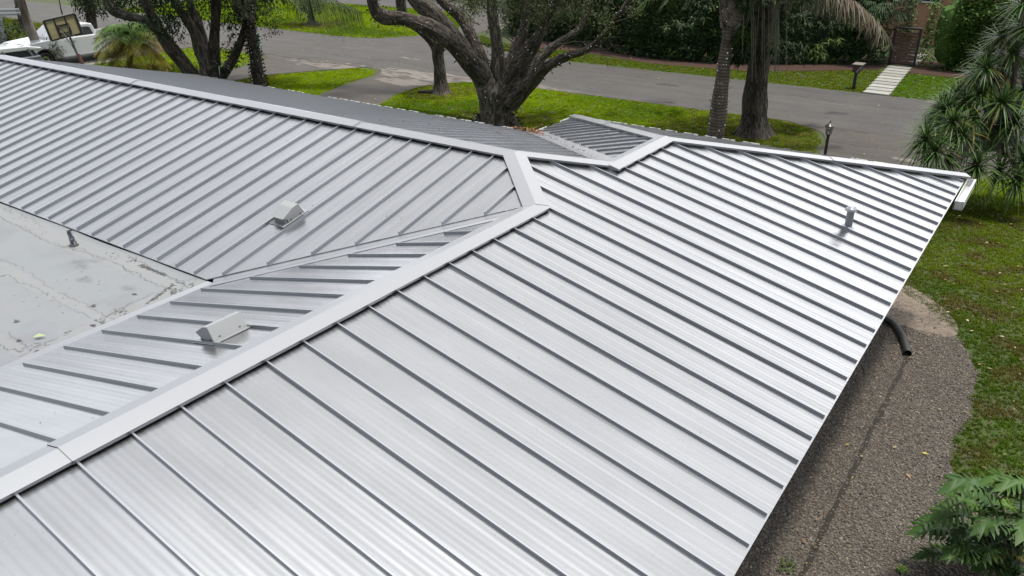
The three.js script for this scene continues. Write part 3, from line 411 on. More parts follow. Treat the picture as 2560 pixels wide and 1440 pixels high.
// ================= trees and plants =================
const barkTex = (r, g, b, s) => tex(256, 512, (u, v, o) => { const ridge = fbm(u, v * 0.35, 14, 4, s), n = fbm(u, v, 10, 4, s + 3), l = fbm(u, v, 12, 4, s + 6), k = 0.35 + 1.1 * sstep(0.3, 0.7, ridge) * (0.6 + 0.7 * n), li = sstep(0.6, 0.75, l) * 0.28; o[0] = S(lerp(r * k, 0.22, li)); o[1] = S(lerp(g * k, 0.22, li)); o[2] = S(lerp(b * k, 0.19, li)); });
const barkBump = tex(256, 512, (u, v, o) => { o[0] = o[1] = o[2] = sstep(0.25, 0.75, fbm(u, v * 0.35, 14, 4, 111)); }, false);
const barkOak = std({ map: barkTex(0.085, 0.072, 0.06, 111), roughness: 1, bumpMap: barkBump, bumpScale: 0.03 });
const barkDark = std({ map: barkTex(0.05, 0.04, 0.032, 121), roughness: 1, bumpMap: barkBump, bumpScale: 0.03 });
const barkPalm = std({ map: tex(128, 256, (u, v, o) => { const ring = 0.5 + 0.5 * Math.sin(v * 6.2832 * 10 + 2 * fbm(u, v, 6, 3, 131)), n = fbm(u, v, 10, 4, 132), k = (0.5 + 0.5 * ring) * (0.5 + 0.9 * n); o[0] = S(0.17 * k); o[1] = S(0.135 * k); o[2] = S(0.11 * k); }), roughness: 1 });
const barkGrey = std({ map: tex(128, 256, (u, v, o) => { const n = fbm(u, v, 6, 5, 141), k = 0.55 + 0.9 * n; o[0] = S(0.20 * k); o[1] = S(0.175 * k); o[2] = S(0.145 * k); }), roughness: 1 });
function limb(pts, rs, { sides = 10, seg = 5, rough = 0.12, cap = true } = {}) {
  const cv = new THREE.CatmullRomCurve3(pts, false, 'centripetal'), n = (pts.length - 1) * seg, pos = [], uv = [], idx = []; let ref = V(0.3, 0.1, 1).normalize(), len = 0, prev = null; const o = rr(0, 50), circ = Math.max(1, Math.round(6.283 * Math.max(...rs) * 0.9));
  for (let j = 0; j <= n; j++) {
    const tt = j / n, c = cv.getPoint(tt), tg = cv.getTangent(tt), bx = ref.clone().addScaledVector(tg, -ref.dot(tg)).normalize(), by = tg.clone().cross(bx); ref = bx; if (prev) len += c.distanceTo(prev); prev = c;
    const f = tt * (pts.length - 1), i0 = Math.min(pts.length - 2, Math.floor(f)), r = lerp(rs[i0], rs[i0 + 1], f - i0);
    for (let k = 0; k <= sides; k++) { const b = k / sides * 6.2832, q = r * (1 + rough * 2 * perlin.noise(Math.cos(b) * 1.6 + o, Math.sin(b) * 1.6, len * 0.9 / Math.max(0.3, r * 4)) + rough * 0.7 * perlin.noise(Math.cos(b) * 4 + o, Math.sin(b) * 4, len * 2)); const p = c.clone().addScaledVector(bx, Math.cos(b) * q).addScaledVector(by, Math.sin(b) * q); pos.push(p.x, p.y, p.z); uv.push(k / sides * circ, len); if (j && k) { const e = (j - 1) * (sides + 1) + k - 1; idx.push(e, e + 1, e + sides + 1, e + 1, e + sides + 2, e + sides + 1); } }
  }
  const g = new THREE.BufferGeometry(); g.setAttribute('position', new THREE.Float32BufferAttribute(pos, 3)); g.setAttribute('uv', new THREE.Float32BufferAttribute(uv, 2)); g.setIndex(idx); g.computeVertexNormals(); g.userData = { cv, rs, np: pts.length }; return g;
}
class Leaves {
  constructor() { this.p = []; this.n = []; this.c = []; this.i = []; this.k = 0; }
  leaf(b, dir, up, L, W, col) { const s = dir.clone().cross(up); if (s.lengthSq() < 1e-6) s.set(1, 0, 0); s.normalize(); const nn = s.clone().cross(dir).normalize(), m = b.clone().addScaledVector(dir, L * 0.45), tip = b.clone().addScaledVector(dir, L).addScaledVector(nn, -L * 0.12);
    const v = [b, m.clone().addScaledVector(s, W / 2).addScaledVector(nn, W * 0.12), tip, m.clone().addScaledVector(s, -W / 2).addScaledVector(nn, W * 0.12)];
    for (const q of v) { this.p.push(q.x, q.y, q.z); this.n.push(nn.x, nn.y, nn.z); this.c.push(...col); } const e = this.k; this.i.push(e, e + 1, e + 2, e, e + 2, e + 3); this.k += 4; }
  ribbon(pts, ws, col, up = V(0, 1, 0)) { // strap leaf through points
    const e = this.k; for (let j = 0; j < pts.length; j++) { const tg = (pts[j + 1] || pts[j]).clone().sub(pts[j ? j - 1 : 0]).normalize(), s = tg.clone().cross(up).normalize(), nn = s.clone().cross(tg).normalize(); for (const q of [-1, 1]) { const v = pts[j].clone().addScaledVector(s, q * ws[j] / 2); this.p.push(v.x, v.y, v.z); this.n.push(nn.x, nn.y, nn.z); this.c.push(...col); } if (j) { const b = e + (j - 1) * 2; this.i.push(b, b + 1, b + 2, b + 1, b + 3, b + 2); } } this.k += pts.length * 2; }
  geo() { const g = new THREE.BufferGeometry(); g.setAttribute('position', new THREE.Float32BufferAttribute(this.p, 3)); g.setAttribute('normal', new THREE.Float32BufferAttribute(this.n, 3)); g.setAttribute('color', new THREE.Float32BufferAttribute(this.c, 3)); g.setIndex(this.i); return g; }
}
const ball = () => { for (;;) { const v = V(rr(-1, 1), rr(-1, 1), rr(-1, 1)); if (v.lengthSq() < 1) return v; } };
const leafMat = new THREE.MeshPhysicalMaterial({ vertexColors: true, roughness: 0.6, specularIntensity: 0.25, side: THREE.DoubleSide, transmission: 0.2, thickness: 0 });
const glossLeaf = new THREE.MeshPhysicalMaterial({ vertexColors: true, roughness: 0.45, specularIntensity: 0.35, side: THREE.DoubleSide, transmission: 0.12, thickness: 0 });
const dryLeaf = new THREE.MeshPhysicalMaterial({ vertexColors: true, roughness: 0.9, specularIntensity: 0.1, side: THREE.DoubleSide });
const shadeCol = (base, vr = 0.35) => { const k = rr(1 - vr, 1 + vr), y = rr(0.85, 1.25); return [base[0] * k * y, base[1] * k, base[2] * k]; };
// clumped leaves through an ellipsoid
function cloud(Lv, c, R3, clumps, per, cr, L, W, base, { droop = 0, shell = 0.4, up = 0.6 } = {}) {
  for (let i = 0; i < clumps; i++) { const q = ball(), l = q.length(), k = Math.max(l, shell + (1 - shell) * l) / (l || 1), cc = V(c.x + q.x * k * R3.x, c.y + q.y * k * R3.y, c.z + q.z * k * R3.z), tone = rr(0.7, 1.3);
    for (let j = 0; j < per; j++) { const o = ball(), b = cc.clone().addScaledVector(o, cr), dir = o.clone().add(V(rr(-0.6, 0.6), rr(-0.5, 0.4) - droop, rr(-0.6, 0.6))).normalize(), n = V(rr(-1, 1), up + rr(0, 1), rr(-1, 1)).normalize(); Lv.leaf(b, dir, n, L * rr(0.7, 1.3), W * rr(0.7, 1.3), shadeCol(base).map(x => x * tone)); } }
}
// trunk and limbs from surveyed outlines: [photo x, photo y, half-width, metres behind the base]
function outline(base, list) { return { pts: list.map(q => upright(base, q[0], q[1], q[3] || 0)), rs: list.map(q => pxm(upright(base, q[0], q[1], q[3] || 0), q[2])) }; }
function woody(parent, base, list, name, mat, opt) { const o = outline(base, list), g = limb(o.pts, o.rs, opt); part(name, g, mat, parent); return g; }
const bulbMat = std({ color: lin(0.9, 0.92, 1), emissive: lin(0.85, 0.9, 1), emissiveIntensity: 0.35, roughness: 0.3 });
function stringLights(geos, n, label, size = 0.010) { // tiny bulbs of a light string wound round trunk and limbs
  const list = []; for (let i = 0; i < n; i++) { const g = geos[Math.floor(rnd() * geos.length)], p = g.attributes.position, nn = g.attributes.normal, k = Math.floor(rnd() * p.count), s = size * rr(0.6, 1.2); list.push(new THREE.OctahedronGeometry(s).translate(p.getX(k) + nn.getX(k) * s, p.getY(k) + nn.getY(k) * s, p.getZ(k) + nn.getZ(k) * s)); }
  return solo('string_lights', mergeG(list), bulbMat, label, 'string lights', 'light strings wound on the trees');
}
const ivyGeo = (geos, n, L, col) => { const Lv = new Leaves(); for (let i = 0; i < n; i++) { const g = geos[Math.floor(rnd() * geos.length)], p = g.attributes.position, q = g.attributes.normal, k = Math.floor(rnd() * p.count), nn = V(q.getX(k), q.getY(k), q.getZ(k)); Lv.leaf(V(p.getX(k), p.getY(k), p.getZ(k)).addScaledVector(nn, rr(0, 0.06)), nn.clone().add(ball()).normalize(), nn, L * rr(0.5, 1.4), L * 0.5, shadeCol(col)); } return Lv.geo(); };
function twigs(start, dir, len, r, depth, out, tips) { // small forked twigs
  const n = 4, pts = [start.clone()], q = dir.clone(); for (let i = 0; i < n; i++) { q.add(ball().multiplyScalar(0.45)).normalize(); pts.push(pts[i].clone().addScaledVector(q, len / n)); }
  out.push(limb(pts, pts.map((_, i) => r * (1 - 0.2 * i)), { sides: 4, seg: 1, rough: 0 })); tips.push(pts[n], pts[n - 1]);
  if (depth > 0) for (let k = 0; k < 3; k++) twigs(pts[1 + Math.floor(rnd() * n)], q.clone().add(ball().multiplyScalar(1.1)).normalize(), len * 0.6, r * 0.55, depth - 1, out, tips);
}
{ // ---- big oak on the front lawn ----
  const base = on(1240, 320), o = thing('oak_tree', 'massive many-limbed tree with dark furrowed bark on the front lawn', 'tree'); const g = [];
  const add = (l, n = 'limb', m = barkOak, opt) => { const q = woody(o, base, l, n, m, opt); g.push(q); return q; };
  add([[1238, 345, 52], [1238, 322, 40], [1238, 295, 35], [1240, 262, 43], [1246, 225, 55], [1250, 195, 40]], 'trunk', barkOak, { sides: 20, rough: 0.14 });
  add([[1240, 245, 34], [1215, 205, 30], [1180, 155, 22], [1134, 94, 21], [1082, 33, 19], [1040, 2, 18], [1015, -60, 15], [980, -150, 10]], 'limb', barkOak, { sides: 14, rough: 0.14 });
  add([[1210, 195, 22, -0.3], [1160, 140, 20, -0.8], [1112, 95, 20, -1.2], [1060, 62, 19, -1.5], [1000, 46, 17, -1.8], [957, 42, 17, -2], [936, 22, 15, -2.2], [928, -10, 15, -2.3], [930, -80, 12, -2.4], [900, -170, 8, -2.6]], 'limb', barkDark, { sides: 12, rough: 0.18 });
  add([[1225, 205, 22, 0.6], [1203, 150, 18, 1.0], [1180, 95, 15, 1.4], [1155, 48, 13, 1.8], [1115, 10, 13, 2.2], [1080, -30, 12, 2.5], [1040, -110, 8, 3]], 'limb', barkDark);
  add([[1248, 215, 24], [1244, 150, 17], [1240, 90, 14], [1231, 30, 15], [1228, -40, 13], [1215, -140, 9]], 'limb', barkOak);
  add([[1258, 215, 22, 0.3], [1280, 150, 16, 0.5], [1304, 95, 13, 0.8], [1313, 40, 12, 1], [1318, -30, 11, 1.2], [1340, -140, 7, 1.4]], 'limb', barkOak);
  add([[1270, 225, 32, -0.2], [1305, 155, 22, -0.4], [1340, 100, 15, -0.6], [1368, 45, 10, -0.8], [1392, 0, 8, -1], [1425, -80, 6, -1.2]], 'limb', barkDark, { rough: 0.16 });
  add([[1280, 225, 26, 0.8], [1325, 172, 17, 1.2], [1372, 125, 12, 1.6], [1420, 92, 8, 1.9], [1450, 70, 8, 2.1], [1464, 30, 8, 2.2], [1478, -20, 8, 2.3], [1490, -110, 6, 2.5]], 'limb', barkOak);
  add([[1275, 255, 26, -0.4], [1325, 208, 18, -0.8], [1368, 166, 14, -1.1], [1420, 140, 11, -1.4], [1462, 127, 9, -1.7], [1492, 103, 6, -1.9], [1530, 58, 6, -2.1], [1572, 2, 7, -2.3], [1620, -70, 5, -2.6]], 'limb', barkDark);
  for (const [u, v, du, dv] of [[1205, 312, -30, 30], [1272, 312, 35, 28], [1240, 330, 8, 40]]) add([[u, v - 20, 18], [u + du * 0.5, v + dv * 0.4, 14], [u + du, v + dv, 8]], 'root', barkOak, { rough: 0.1 });
  const tw = [], tips = []; const seeds = [[1260, 90], [1300, 100], [1340, 95], [1375, 80], [1410, 95], [1440, 60], [1240, 50], [1310, 40], [1360, 30], [1400, 20], [1490, 95], [1460, 110], [1520, 60], [1200, 60], [1270, 20], [1330, 60], [1430, 30], [1480, 20], [1150, 20], [1280, 130], [1390, 110], [1255, 15], [1290, 60], [1350, 10], [1385, 50], [1420, 60], [1450, 10], [1500, 40], [1225, 110], [1320, 110], [1540, 20], [1180, 10], [1500, 120], [1345, 130], [1265, 60], [1410, 5], [1120, 5], [1300, 15]];
  for (const [u, v] of seeds) twigs(upright(base, u, v, rr(-1.5, 1.8)), V(rr(-1, 1), rr(-0.2, 0.9), rr(-1, 1)).normalize(), rr(0.9, 1.6), 0.022, 2, tw, tips);
  const high = outline(base, [[980, -150, 5], [900, -170, 5], [1040, -110, 5], [1215, -140, 5], [1340, -140, 5], [1425, -80, 5], [1490, -110, 5], [1620, -70, 5]]).pts;
  for (const h of high) for (let k = 0; k < 3; k++) twigs(h, V(rr(-1, 1), rr(0.1, 1), rr(-1, 1)).normalize(), rr(1.6, 2.4), 0.05, 2, tw, tips);
  part('twigs', mergeG(tw), barkOak, o);
  const Lv = new Leaves(); for (const p of tips) if (p.y > 3.5) { const k = p.y > 7 ? 34 : rnd() < 0.75 ? 16 : 5; for (let j = 0; j < k; j++) { const b = p.clone().addScaledVector(ball(), p.y > 7 ? 0.55 : 0.32); Lv.leaf(b, ball().normalize(), V(rr(-0.5, 0.5), 1, rr(-0.5, 0.5)), rr(0.06, 0.12), rr(0.03, 0.05), shadeCol([0.055, 0.075, 0.022])); } }
  part('crown', Lv.geo(), leafMat, o);
  part('ferns', ivyGeo(g.slice(2), 1500, 0.11, [0.05, 0.052, 0.02]), dryLeaf, o);
  stringLights(g, 330, 'tiny white bulbs wound around the massive many-limbed tree');
}
{ // ---- slim forked street tree ----
  const base = on(1101, 234), o = thing('street_tree', 'slim dark trunk forking left between the road and the lawn', 'tree');
  woody(o, base, [[1103, 240, 32], [1102, 228, 22], [1101, 205, 16], [1099, 170, 14.5], [1095, 135, 14], [1098, 106, 15]], 'trunk', barkDark, { sides: 14, rough: 0.1 });
  woody(o, base, [[1094, 128, 12], [1078, 100, 11], [1045, 72, 10], [1015, 48, 11], [1004, 20, 14], [1002, -25, 13], [1008, -110, 10], [990, -200, 6]], 'limb', barkDark);
  woody(o, base, [[1098, 232, 9], [1070, 231, 6], [1045, 230, 3]], 'root', barkDark, { rough: 0.05 });
  const tw = [], tips = [], top = upright(base, 995, -190); for (let k = 0; k < 8; k++) twigs(top, V(rr(-1, 1), rr(0.1, 1), rr(-1, 1)).normalize(), rr(1.5, 2.4), 0.05, 2, tw, tips); part('twigs', mergeG(tw), barkDark, o);
  const Lv = new Leaves(); for (const p of tips) for (let j = 0; j < 26; j++) Lv.leaf(p.clone().addScaledVector(ball(), 0.5), ball().normalize(), V(0, 1, 0.3), rr(0.08, 0.14), 0.05, shadeCol([0.05, 0.08, 0.02])); part('crown', Lv.geo(), leafMat, o);
}
{ // ---- many-stemmed tree in the left yard ----
  const base = on(530, 212), o = thing('shade_tree', 'spreading many-stemmed tree shading the left yard', 'tree'); const g = [];
  const add = (l, n = 'stem', m = barkOak) => g.push(woody(o, base, l, n, m, { rough: 0.15 }));
  add([[532, 225, 34], [530, 200, 27], [520, 165, 21], [503, 125, 16], [490, 90, 14], [470, 52, 12], [442, 12, 10], [410, -60, 8]], 'trunk');
  add([[505, 225, 22, -0.3], [478, 185, 19, -0.4], [445, 142, 17, -0.6], [412, 98, 15, -0.8], [390, 62, 14, -1], [372, 25, 13, -1.2], [355, -20, 12, -1.4], [330, -100, 8, -1.6]], 'stem', barkDark);
  add([[528, 180, 18, 0.3], [512, 115, 13, 0.5], [495, 60, 12, 0.7], [478, 15, 10, 0.9], [465, -50, 8, 1]]);
  add([[534, 175, 16], [536, 100, 13], [540, 40, 12], [540, -40, 11], [560, -120, 7]], 'stem', barkDark);
  add([[545, 205, 15, -0.2], [575, 160, 11, -0.3], [600, 112, 10, -0.4], [612, 70, 9, -0.5], [625, 10, 8, -0.6], [650, -90, 6, -0.8]], 'stem', barkDark);
  add([[392, 62, 10, -0.8], [352, 48, 9, 0], [312, 36, 11, 0.5], [282, 22, 13, 0.8], [268, -5, 13, 1], [255, -90, 9, 1.2]], 'limb', barkDark);
  const Lv = new Leaves(), cl = (u, v, r, n, off = 0, L = 0.14, col = [0.022, 0.045, 0.016], dr = 0.4) => { const c = upright(base, u, v, off), q = pxm(c, r); cloud(Lv, c, V(q, q, q), n, 16, 0.28, L, L * 0.42, col, { droop: dr }); };
  cl(405, 62, 34, 26, -1.4); cl(425, 30, 40, 24, -0.5); cl(390, 25, 45, 30, 0.5); cl(340, 15, 40, 22, 1); cl(300, 5, 35, 16, 1); cl(440, 80, 22, 10, -0.6); cl(560, 30, 35, 22, 0.6); cl(590, 60, 30, 16, 0.2); cl(595, 110, 24, 12, -0.4); cl(575, 130, 18, 8, 0.2); cl(585, 145, 14, 7, 0); cl(510, 15, 40, 24, 1); cl(460, -10, 60, 40, 0); cl(680, 40, 38, 16, 0.4, 0.1, [0.045, 0.07, 0.02]); cl(690, 15, 40, 18, 0.4, 0.1, [0.045, 0.07, 0.02]); cl(640, 10, 40, 20, 1); cl(675, 75, 20, 6, 0.3, 0.1, [0.06, 0.085, 0.02]);
  for (let k = 0; k < 14; k++) cl(rr(230, 720), rr(-190, -50), 90, 60, rr(-3, 3), 0.17);
  part('crown', Lv.geo(), leafMat, o);
  const vs = []; for (let i = 0; i < 26; i++) { const u = rr(420, 640), v0 = rr(-20, 10), v1 = v0 + rr(30, 100), off = rr(-1, 1); vs.push(limb([upright(base, u, v0, off), upright(base, u + rr(-4, 8), (v0 + v1) / 2, off), upright(base, u + rr(-6, 14), v1, off)], [0.012, 0.01, 0.007], { sides: 4, seg: 2, rough: 0 })); } part('vines', mergeG(vs), barkDark, o);
  // small white-leaved plant growing in the fork
  const or = thing('fork_plant', 'strappy pale plant lodged in the fork of the many-stemmed tree', 'plant'); const L2 = new Leaves(), c = upright(base, 548, 165, -0.5); for (let i = 0; i < 40; i++) { const q = V(rr(-1, 1), rr(0.1, 1), rr(-1, 1)).normalize(), l = rr(0.5, 1.0), pts = [0, 0.35, 0.7, 1].map(s => c.clone().addScaledVector(q, s * l).add(V(0, -s * s * l * 0.7, 0))); L2.ribbon(pts, [0.03, 0.05, 0.035, 0.004], shadeCol(i % 5 ? [0.03, 0.05, 0.02] : [0.3, 0.32, 0.26])); } part('leaves', L2.geo(), glossLeaf, or);
}
{ // ---- tree behind the pickup ----
  const base = V(-49.5, 0, -19.2), o = thing('roadside_tree', 'dark straight trunk by the road behind the white pickup', 'tree');
  woody(o, base, [[236, 110, 16], [232, 80, 13], [228, 50, 12], [225, 20, 11], [222, -20, 11], [215, -100, 8]], 'trunk', barkDark, { rough: 0.1 });
  const Lv = new Leaves(); const cl = (u, v, r, n) => { const c = upright(base, u, v, rr(-0.5, 0.5)), q = pxm(c, r); cloud(Lv, c, V(q, q, q), n, 14, 0.35, 0.2, 0.08, [0.035, 0.06, 0.02], { droop: 0.5 }); };
  cl(205, 8, 28, 16); cl(240, 12, 26, 14); cl(185, -5, 25, 12); cl(260, 0, 26, 12); cl(228, -8, 40, 26); for (let k = 0; k < 5; k++) cl(rr(150, 300), rr(-120, -50), 70, 40); part('crown', Lv.geo(), leafMat, o);
}
{ // ---- small tree on the far lawn ----
  const base = on(780, 63), o = thing('lawn_tree', 'small dark tree with flared roots on the lawn across the street', 'tree');
  woody(o, base, [[780, 68, 24], [780, 60, 15], [778, 48, 9], [776, 30, 7.5], [772, 5, 9], [765, -40, 8]], 'trunk', barkDark, { rough: 0.12 }); woody(o, base, [[778, 35, 6], [762, 22, 5], [748, 24, 3]], 'limb', barkDark);
  for (const [du, dv] of [[-30, 6], [30, 5], [-14, 8], [16, 8]]) woody(o, base, [[780, 56, 8], [780 + du * 0.5, 62 + dv * 0.3, 5], [780 + du, 63 + dv * 0.4, 2]], 'root', barkDark);
  const Lv = new Leaves(); const cl = (u, v, r, n) => { const c = upright(base, u, v, rr(-0.5, 0.5)), q = pxm(c, r); cloud(Lv, c, V(q, q, q), n, 14, 0.3, 0.2, 0.09, [0.03, 0.055, 0.02], { droop: 0.5 }); };
  cl(755, 8, 20, 12); cl(790, 12, 18, 10); cl(775, -8, 40, 30); cl(760, 35, 8, 2); for (let k = 0; k < 4; k++) cl(rr(690, 850), rr(-120, -50), 60, 36); part('crown', Lv.geo(), leafMat, o);
}
// ---- palms ----
function frond(Lv, start, dir, len, droop, n, ll, lw, col, hang = 0.5) { // feather frond
  const q = dir.clone().normalize(), s = q.clone().cross(V(0, 1, 0)).normalize(), pt = u => start.clone().addScaledVector(q, len * u).add(V(0, -droop * len * u * u, 0)); const pts = [0, 0.25, 0.5, 0.75, 1].map(pt);
  Lv.ribbon(pts, [0.05, 0.04, 0.03, 0.02, 0.008].map(w => w * Math.max(0.5, len / 3)), [col[0] * 1.2, col[1] * 1.1, col[2]]);
  for (let i = 0; i < n; i++) for (const e of [-1, 1]) { const u = 0.12 + 0.88 * (i + rnd() * 0.6) / n, b = pt(u), tg = pt(u + 0.02).sub(b).normalize(), l = ll * (0.5 + 0.8 * Math.sin(Math.PI * (0.15 + 0.8 * u))) * rr(0.85, 1.1), dv = s.clone().multiplyScalar(e).addScaledVector(tg, 0.7).add(V(0, rr(-0.15, 0.25) - hang * 0.2, 0)).normalize(), m = b.clone().addScaledVector(dv, l * 0.55), en = m.clone().addScaledVector(dv, l * 0.4).add(V(0, -hang * l * 0.7, 0)); Lv.ribbon([b, m, en], [lw, lw * 0.9, 0.004], shadeCol(col, 0.3)); }
}
function boots(o, base, c0, c1, r0, r1, n, mat) { // overlapping old leaf bases below the crown
  const g = new THREE.CylinderGeometry(0.10, 0.16, 0.42, 6, 1).scale(1, 1, 0.32); const ax = c1.clone().sub(c0);
  for (let i = 0; i < n; i++) { const tt = i / n, b = i * 2.399, r = lerp(r0, r1, Math.sin(tt * 1.7)), m = part('leaf_base', g, mat, o); m.position.copy(c0).addScaledVector(ax, tt).add(V(Math.cos(b) * r, 0, Math.sin(b) * r)); m.rotation.set(0, -b + Math.PI / 2, 0); m.rotateX(0.28); m.rotateZ(rr(-0.35, 0.35)); const s = r1 * 2.4 * rr(0.85, 1.15); m.scale.set(s, s, s); }
}
const bootMat = std({ map: tex(128, 128, (u, v, o) => { const n = fbm(u, v * 0.3, 16, 4, 151), k = 0.5 + 0.9 * n; o[0] = S(0.17 * k); o[1] = S(0.14 * k); o[2] = S(0.12 * k); }), roughness: 1 });
{ const base = on(648, 219), o = thing('palm_tree', 'palm trunk wrapped with lights beside the left drive', 'palm tree');
  const g = woody(o, base, [[650, 224, 18], [647, 205, 16], [641, 160, 14.5], [633, 110, 13], [625, 70, 12.5], [618, 44, 15], [612, 20, 26], [606, -20, 26]], 'trunk', barkDark, { sides: 14, rough: 0.1 }); boots(o, base, upright(base, 618, 40), upright(base, 606, -30), 0.28, 0.5, 16, bootMat);
  const Lv = new Leaves(), top = upright(base, 603, -55); for (let i = 0; i < 13; i++) { const b = i * 2.399; frond(Lv, top, V(Math.cos(b), rr(0.1, 1.0), Math.sin(b)), rr(2.6, 3.3), rr(0.4, 0.9), 34, 0.75, 0.035, [0.04, 0.075, 0.02]); } 
  const f0 = upright(base, 690, -28), f1 = upright(base, 890, 18); frond(Lv, f0, f1.clone().sub(f0).add(V(0, 0.6, 0)), f1.distanceTo(f0) * 1.0, 0.22, 60, 0.85, 0.03, [0.045, 0.07, 0.025], 1.6); part('crown', Lv.geo(), leafMat, o);
  part('fibres', ivyGeo([g], 1500, 0.10, [0.035, 0.028, 0.02]), dryLeaf, o); stringLights([g], 110, 'tiny white bulbs wound around the dark palm trunk by the left drive', 0.013); }
{ const base = on(1786, 352), o = thing('palm_tree', 'tall palm with a ringed trunk and grey leaf bases on the front lawn', 'palm tree');
  const g = woody(o, base, [[1784, 362, 24], [1788, 340, 21], [1796, 285, 20], [1805, 205, 17.5], [1814, 130, 15.5], [1821, 85, 14], [1825, 66, 17], [1829, 48, 27], [1834, 10, 31], [1840, -40, 28]], 'trunk', barkPalm, { sides: 16, rough: 0.08 }); boots(o, base, upright(base, 1825, 58), upright(base, 1841, -50), 0.27, 0.40, 24, bootMat);
  const Lv = new Leaves(), Ld = new Leaves(), top = upright(base, 1845, -80); for (let i = 0; i < 13; i++) { const b = i * 2.399; frond(Lv, top, V(Math.cos(b), rr(0.2, 1.1), Math.sin(b)), rr(2.6, 3.2), rr(0.4, 0.8), 34, 0.7, 0.035, [0.04, 0.075, 0.02]); }
  const p0 = upright(base, 1900, -70, -1.0), p1 = upright(base, 2110, -28, -1.0), p2 = upright(base, 2210, 75, -1.0); const cv = new THREE.QuadraticBezierCurve3(p0, p1.clone().add(V(0, 0.35, 0)), p2); Ld.ribbon(cv.getPoints(8), [0.09, 0.08, 0.075, 0.07, 0.06, 0.05, 0.04, 0.03, 0.015], [0.16, 0.13, 0.10]);
  for (let i = 0; i < 420; i++) { const u = rr(0.22, 1), b = cv.getPoint(u), l = rr(0.5, 1.05) * (1.1 - 0.45 * u), s = V(rr(-0.35, 0.35), 0, rr(-0.35, 0.35)); Ld.ribbon([b, b.clone().addScaledVector(s, 0.6).add(V(0, -l * 0.45, 0)), b.clone().add(s).add(V(rr(-0.06, 0.06), -l, rr(-0.06, 0.06)))], [0.03, 0.026, 0.006], shadeCol(rnd() < 0.75 ? [0.17, 0.145, 0.115] : [0.07, 0.085, 0.04], 0.4), V(hfwd.x, 0.05, hfwd.z)); }
  part('crown', Lv.geo(), leafMat, o); part('dead_frond', Ld.geo(), dryLeaf, o).userData.label = 'dry grey-brown hanging frond';
  part('moss', ivyGeo([g], 500, 0.06, [0.03, 0.028, 0.02]), dryLeaf, o); stringLights([g], 80, 'tiny white bulbs wound around the ringed palm trunk on the lawn', 0.013); }
{ const base = V(-41.2, 0, -11.8), o = thing('palm_tree', 'leaning bare grey palm trunk beside the white pickup', 'palm tree');
  const g = woody(o, base, [[112, 180, 13], [104, 150, 11.5], [92, 112, 11], [74, 68, 11.5], [55, 22, 12], [42, -20, 12], [20, -110, 10]], 'trunk', barkGrey, { sides: 12, rough: 0.07 });
  const Lv = new Leaves(), top = upright(base, 18, -120); for (let i = 0; i < 12; i++) { const b = i * 2.399; frond(Lv, top, V(Math.cos(b), rr(0.2, 1.0), Math.sin(b)), rr(2.4, 3.2), rr(0.4, 0.8), 28, 0.7, 0.04, [0.04, 0.075, 0.02]); } part('crown', Lv.geo(), leafMat, o);
  const Lh = new Leaves(); for (let i = 0; i < 60; i++) { const u = rr(36, 62), v = rr(-10, 20), p = upright(base, u, v, rr(-0.3, 0)); Lh.ribbon([p, p.clone().add(V(rr(-0.05, 0.05), -rr(0.3, 0.9), 0)), p.clone().add(V(rr(-0.1, 0.1), -rr(0.9, 1.6), 0))], [0.03, 0.03, 0.005], shadeCol([0.14, 0.12, 0.09])); } part('dry_sheath', Lh.geo(), dryLeaf, o); }
{ // small date palm
  const base = on(322, 176), o = thing('date_palm', 'small bushy palm with yellowing lower fronds near the pickup', 'palm tree'); const c = upright(base, 330, 100);
  part('trunk', limb([base.clone(), base.clone().lerp(c, 0.5), c], [0.16, 0.13, 0.12]), barkDark, o); const Lv = new Leaves();
  for (let i = 0; i < 84; i++) { const b = i * 2.399, tt = i / 84, el = lerp(1.9, -0.75, tt), col = mix3([0.075, 0.15, 0.025], [0.22, 0.175, 0.025], sstep(0.35, 0.8, tt + rr(-0.15, 0.15))); frond(Lv, c.clone().add(V(0, 0.1, 0)), V(Math.cos(b), el, Math.sin(b)), rr(1.6, 2.15), lerp(0.6, 0.5, tt), 40, 0.44, 0.02, col, 0.5); } part('crown', Lv.geo(), leafMat, o); }
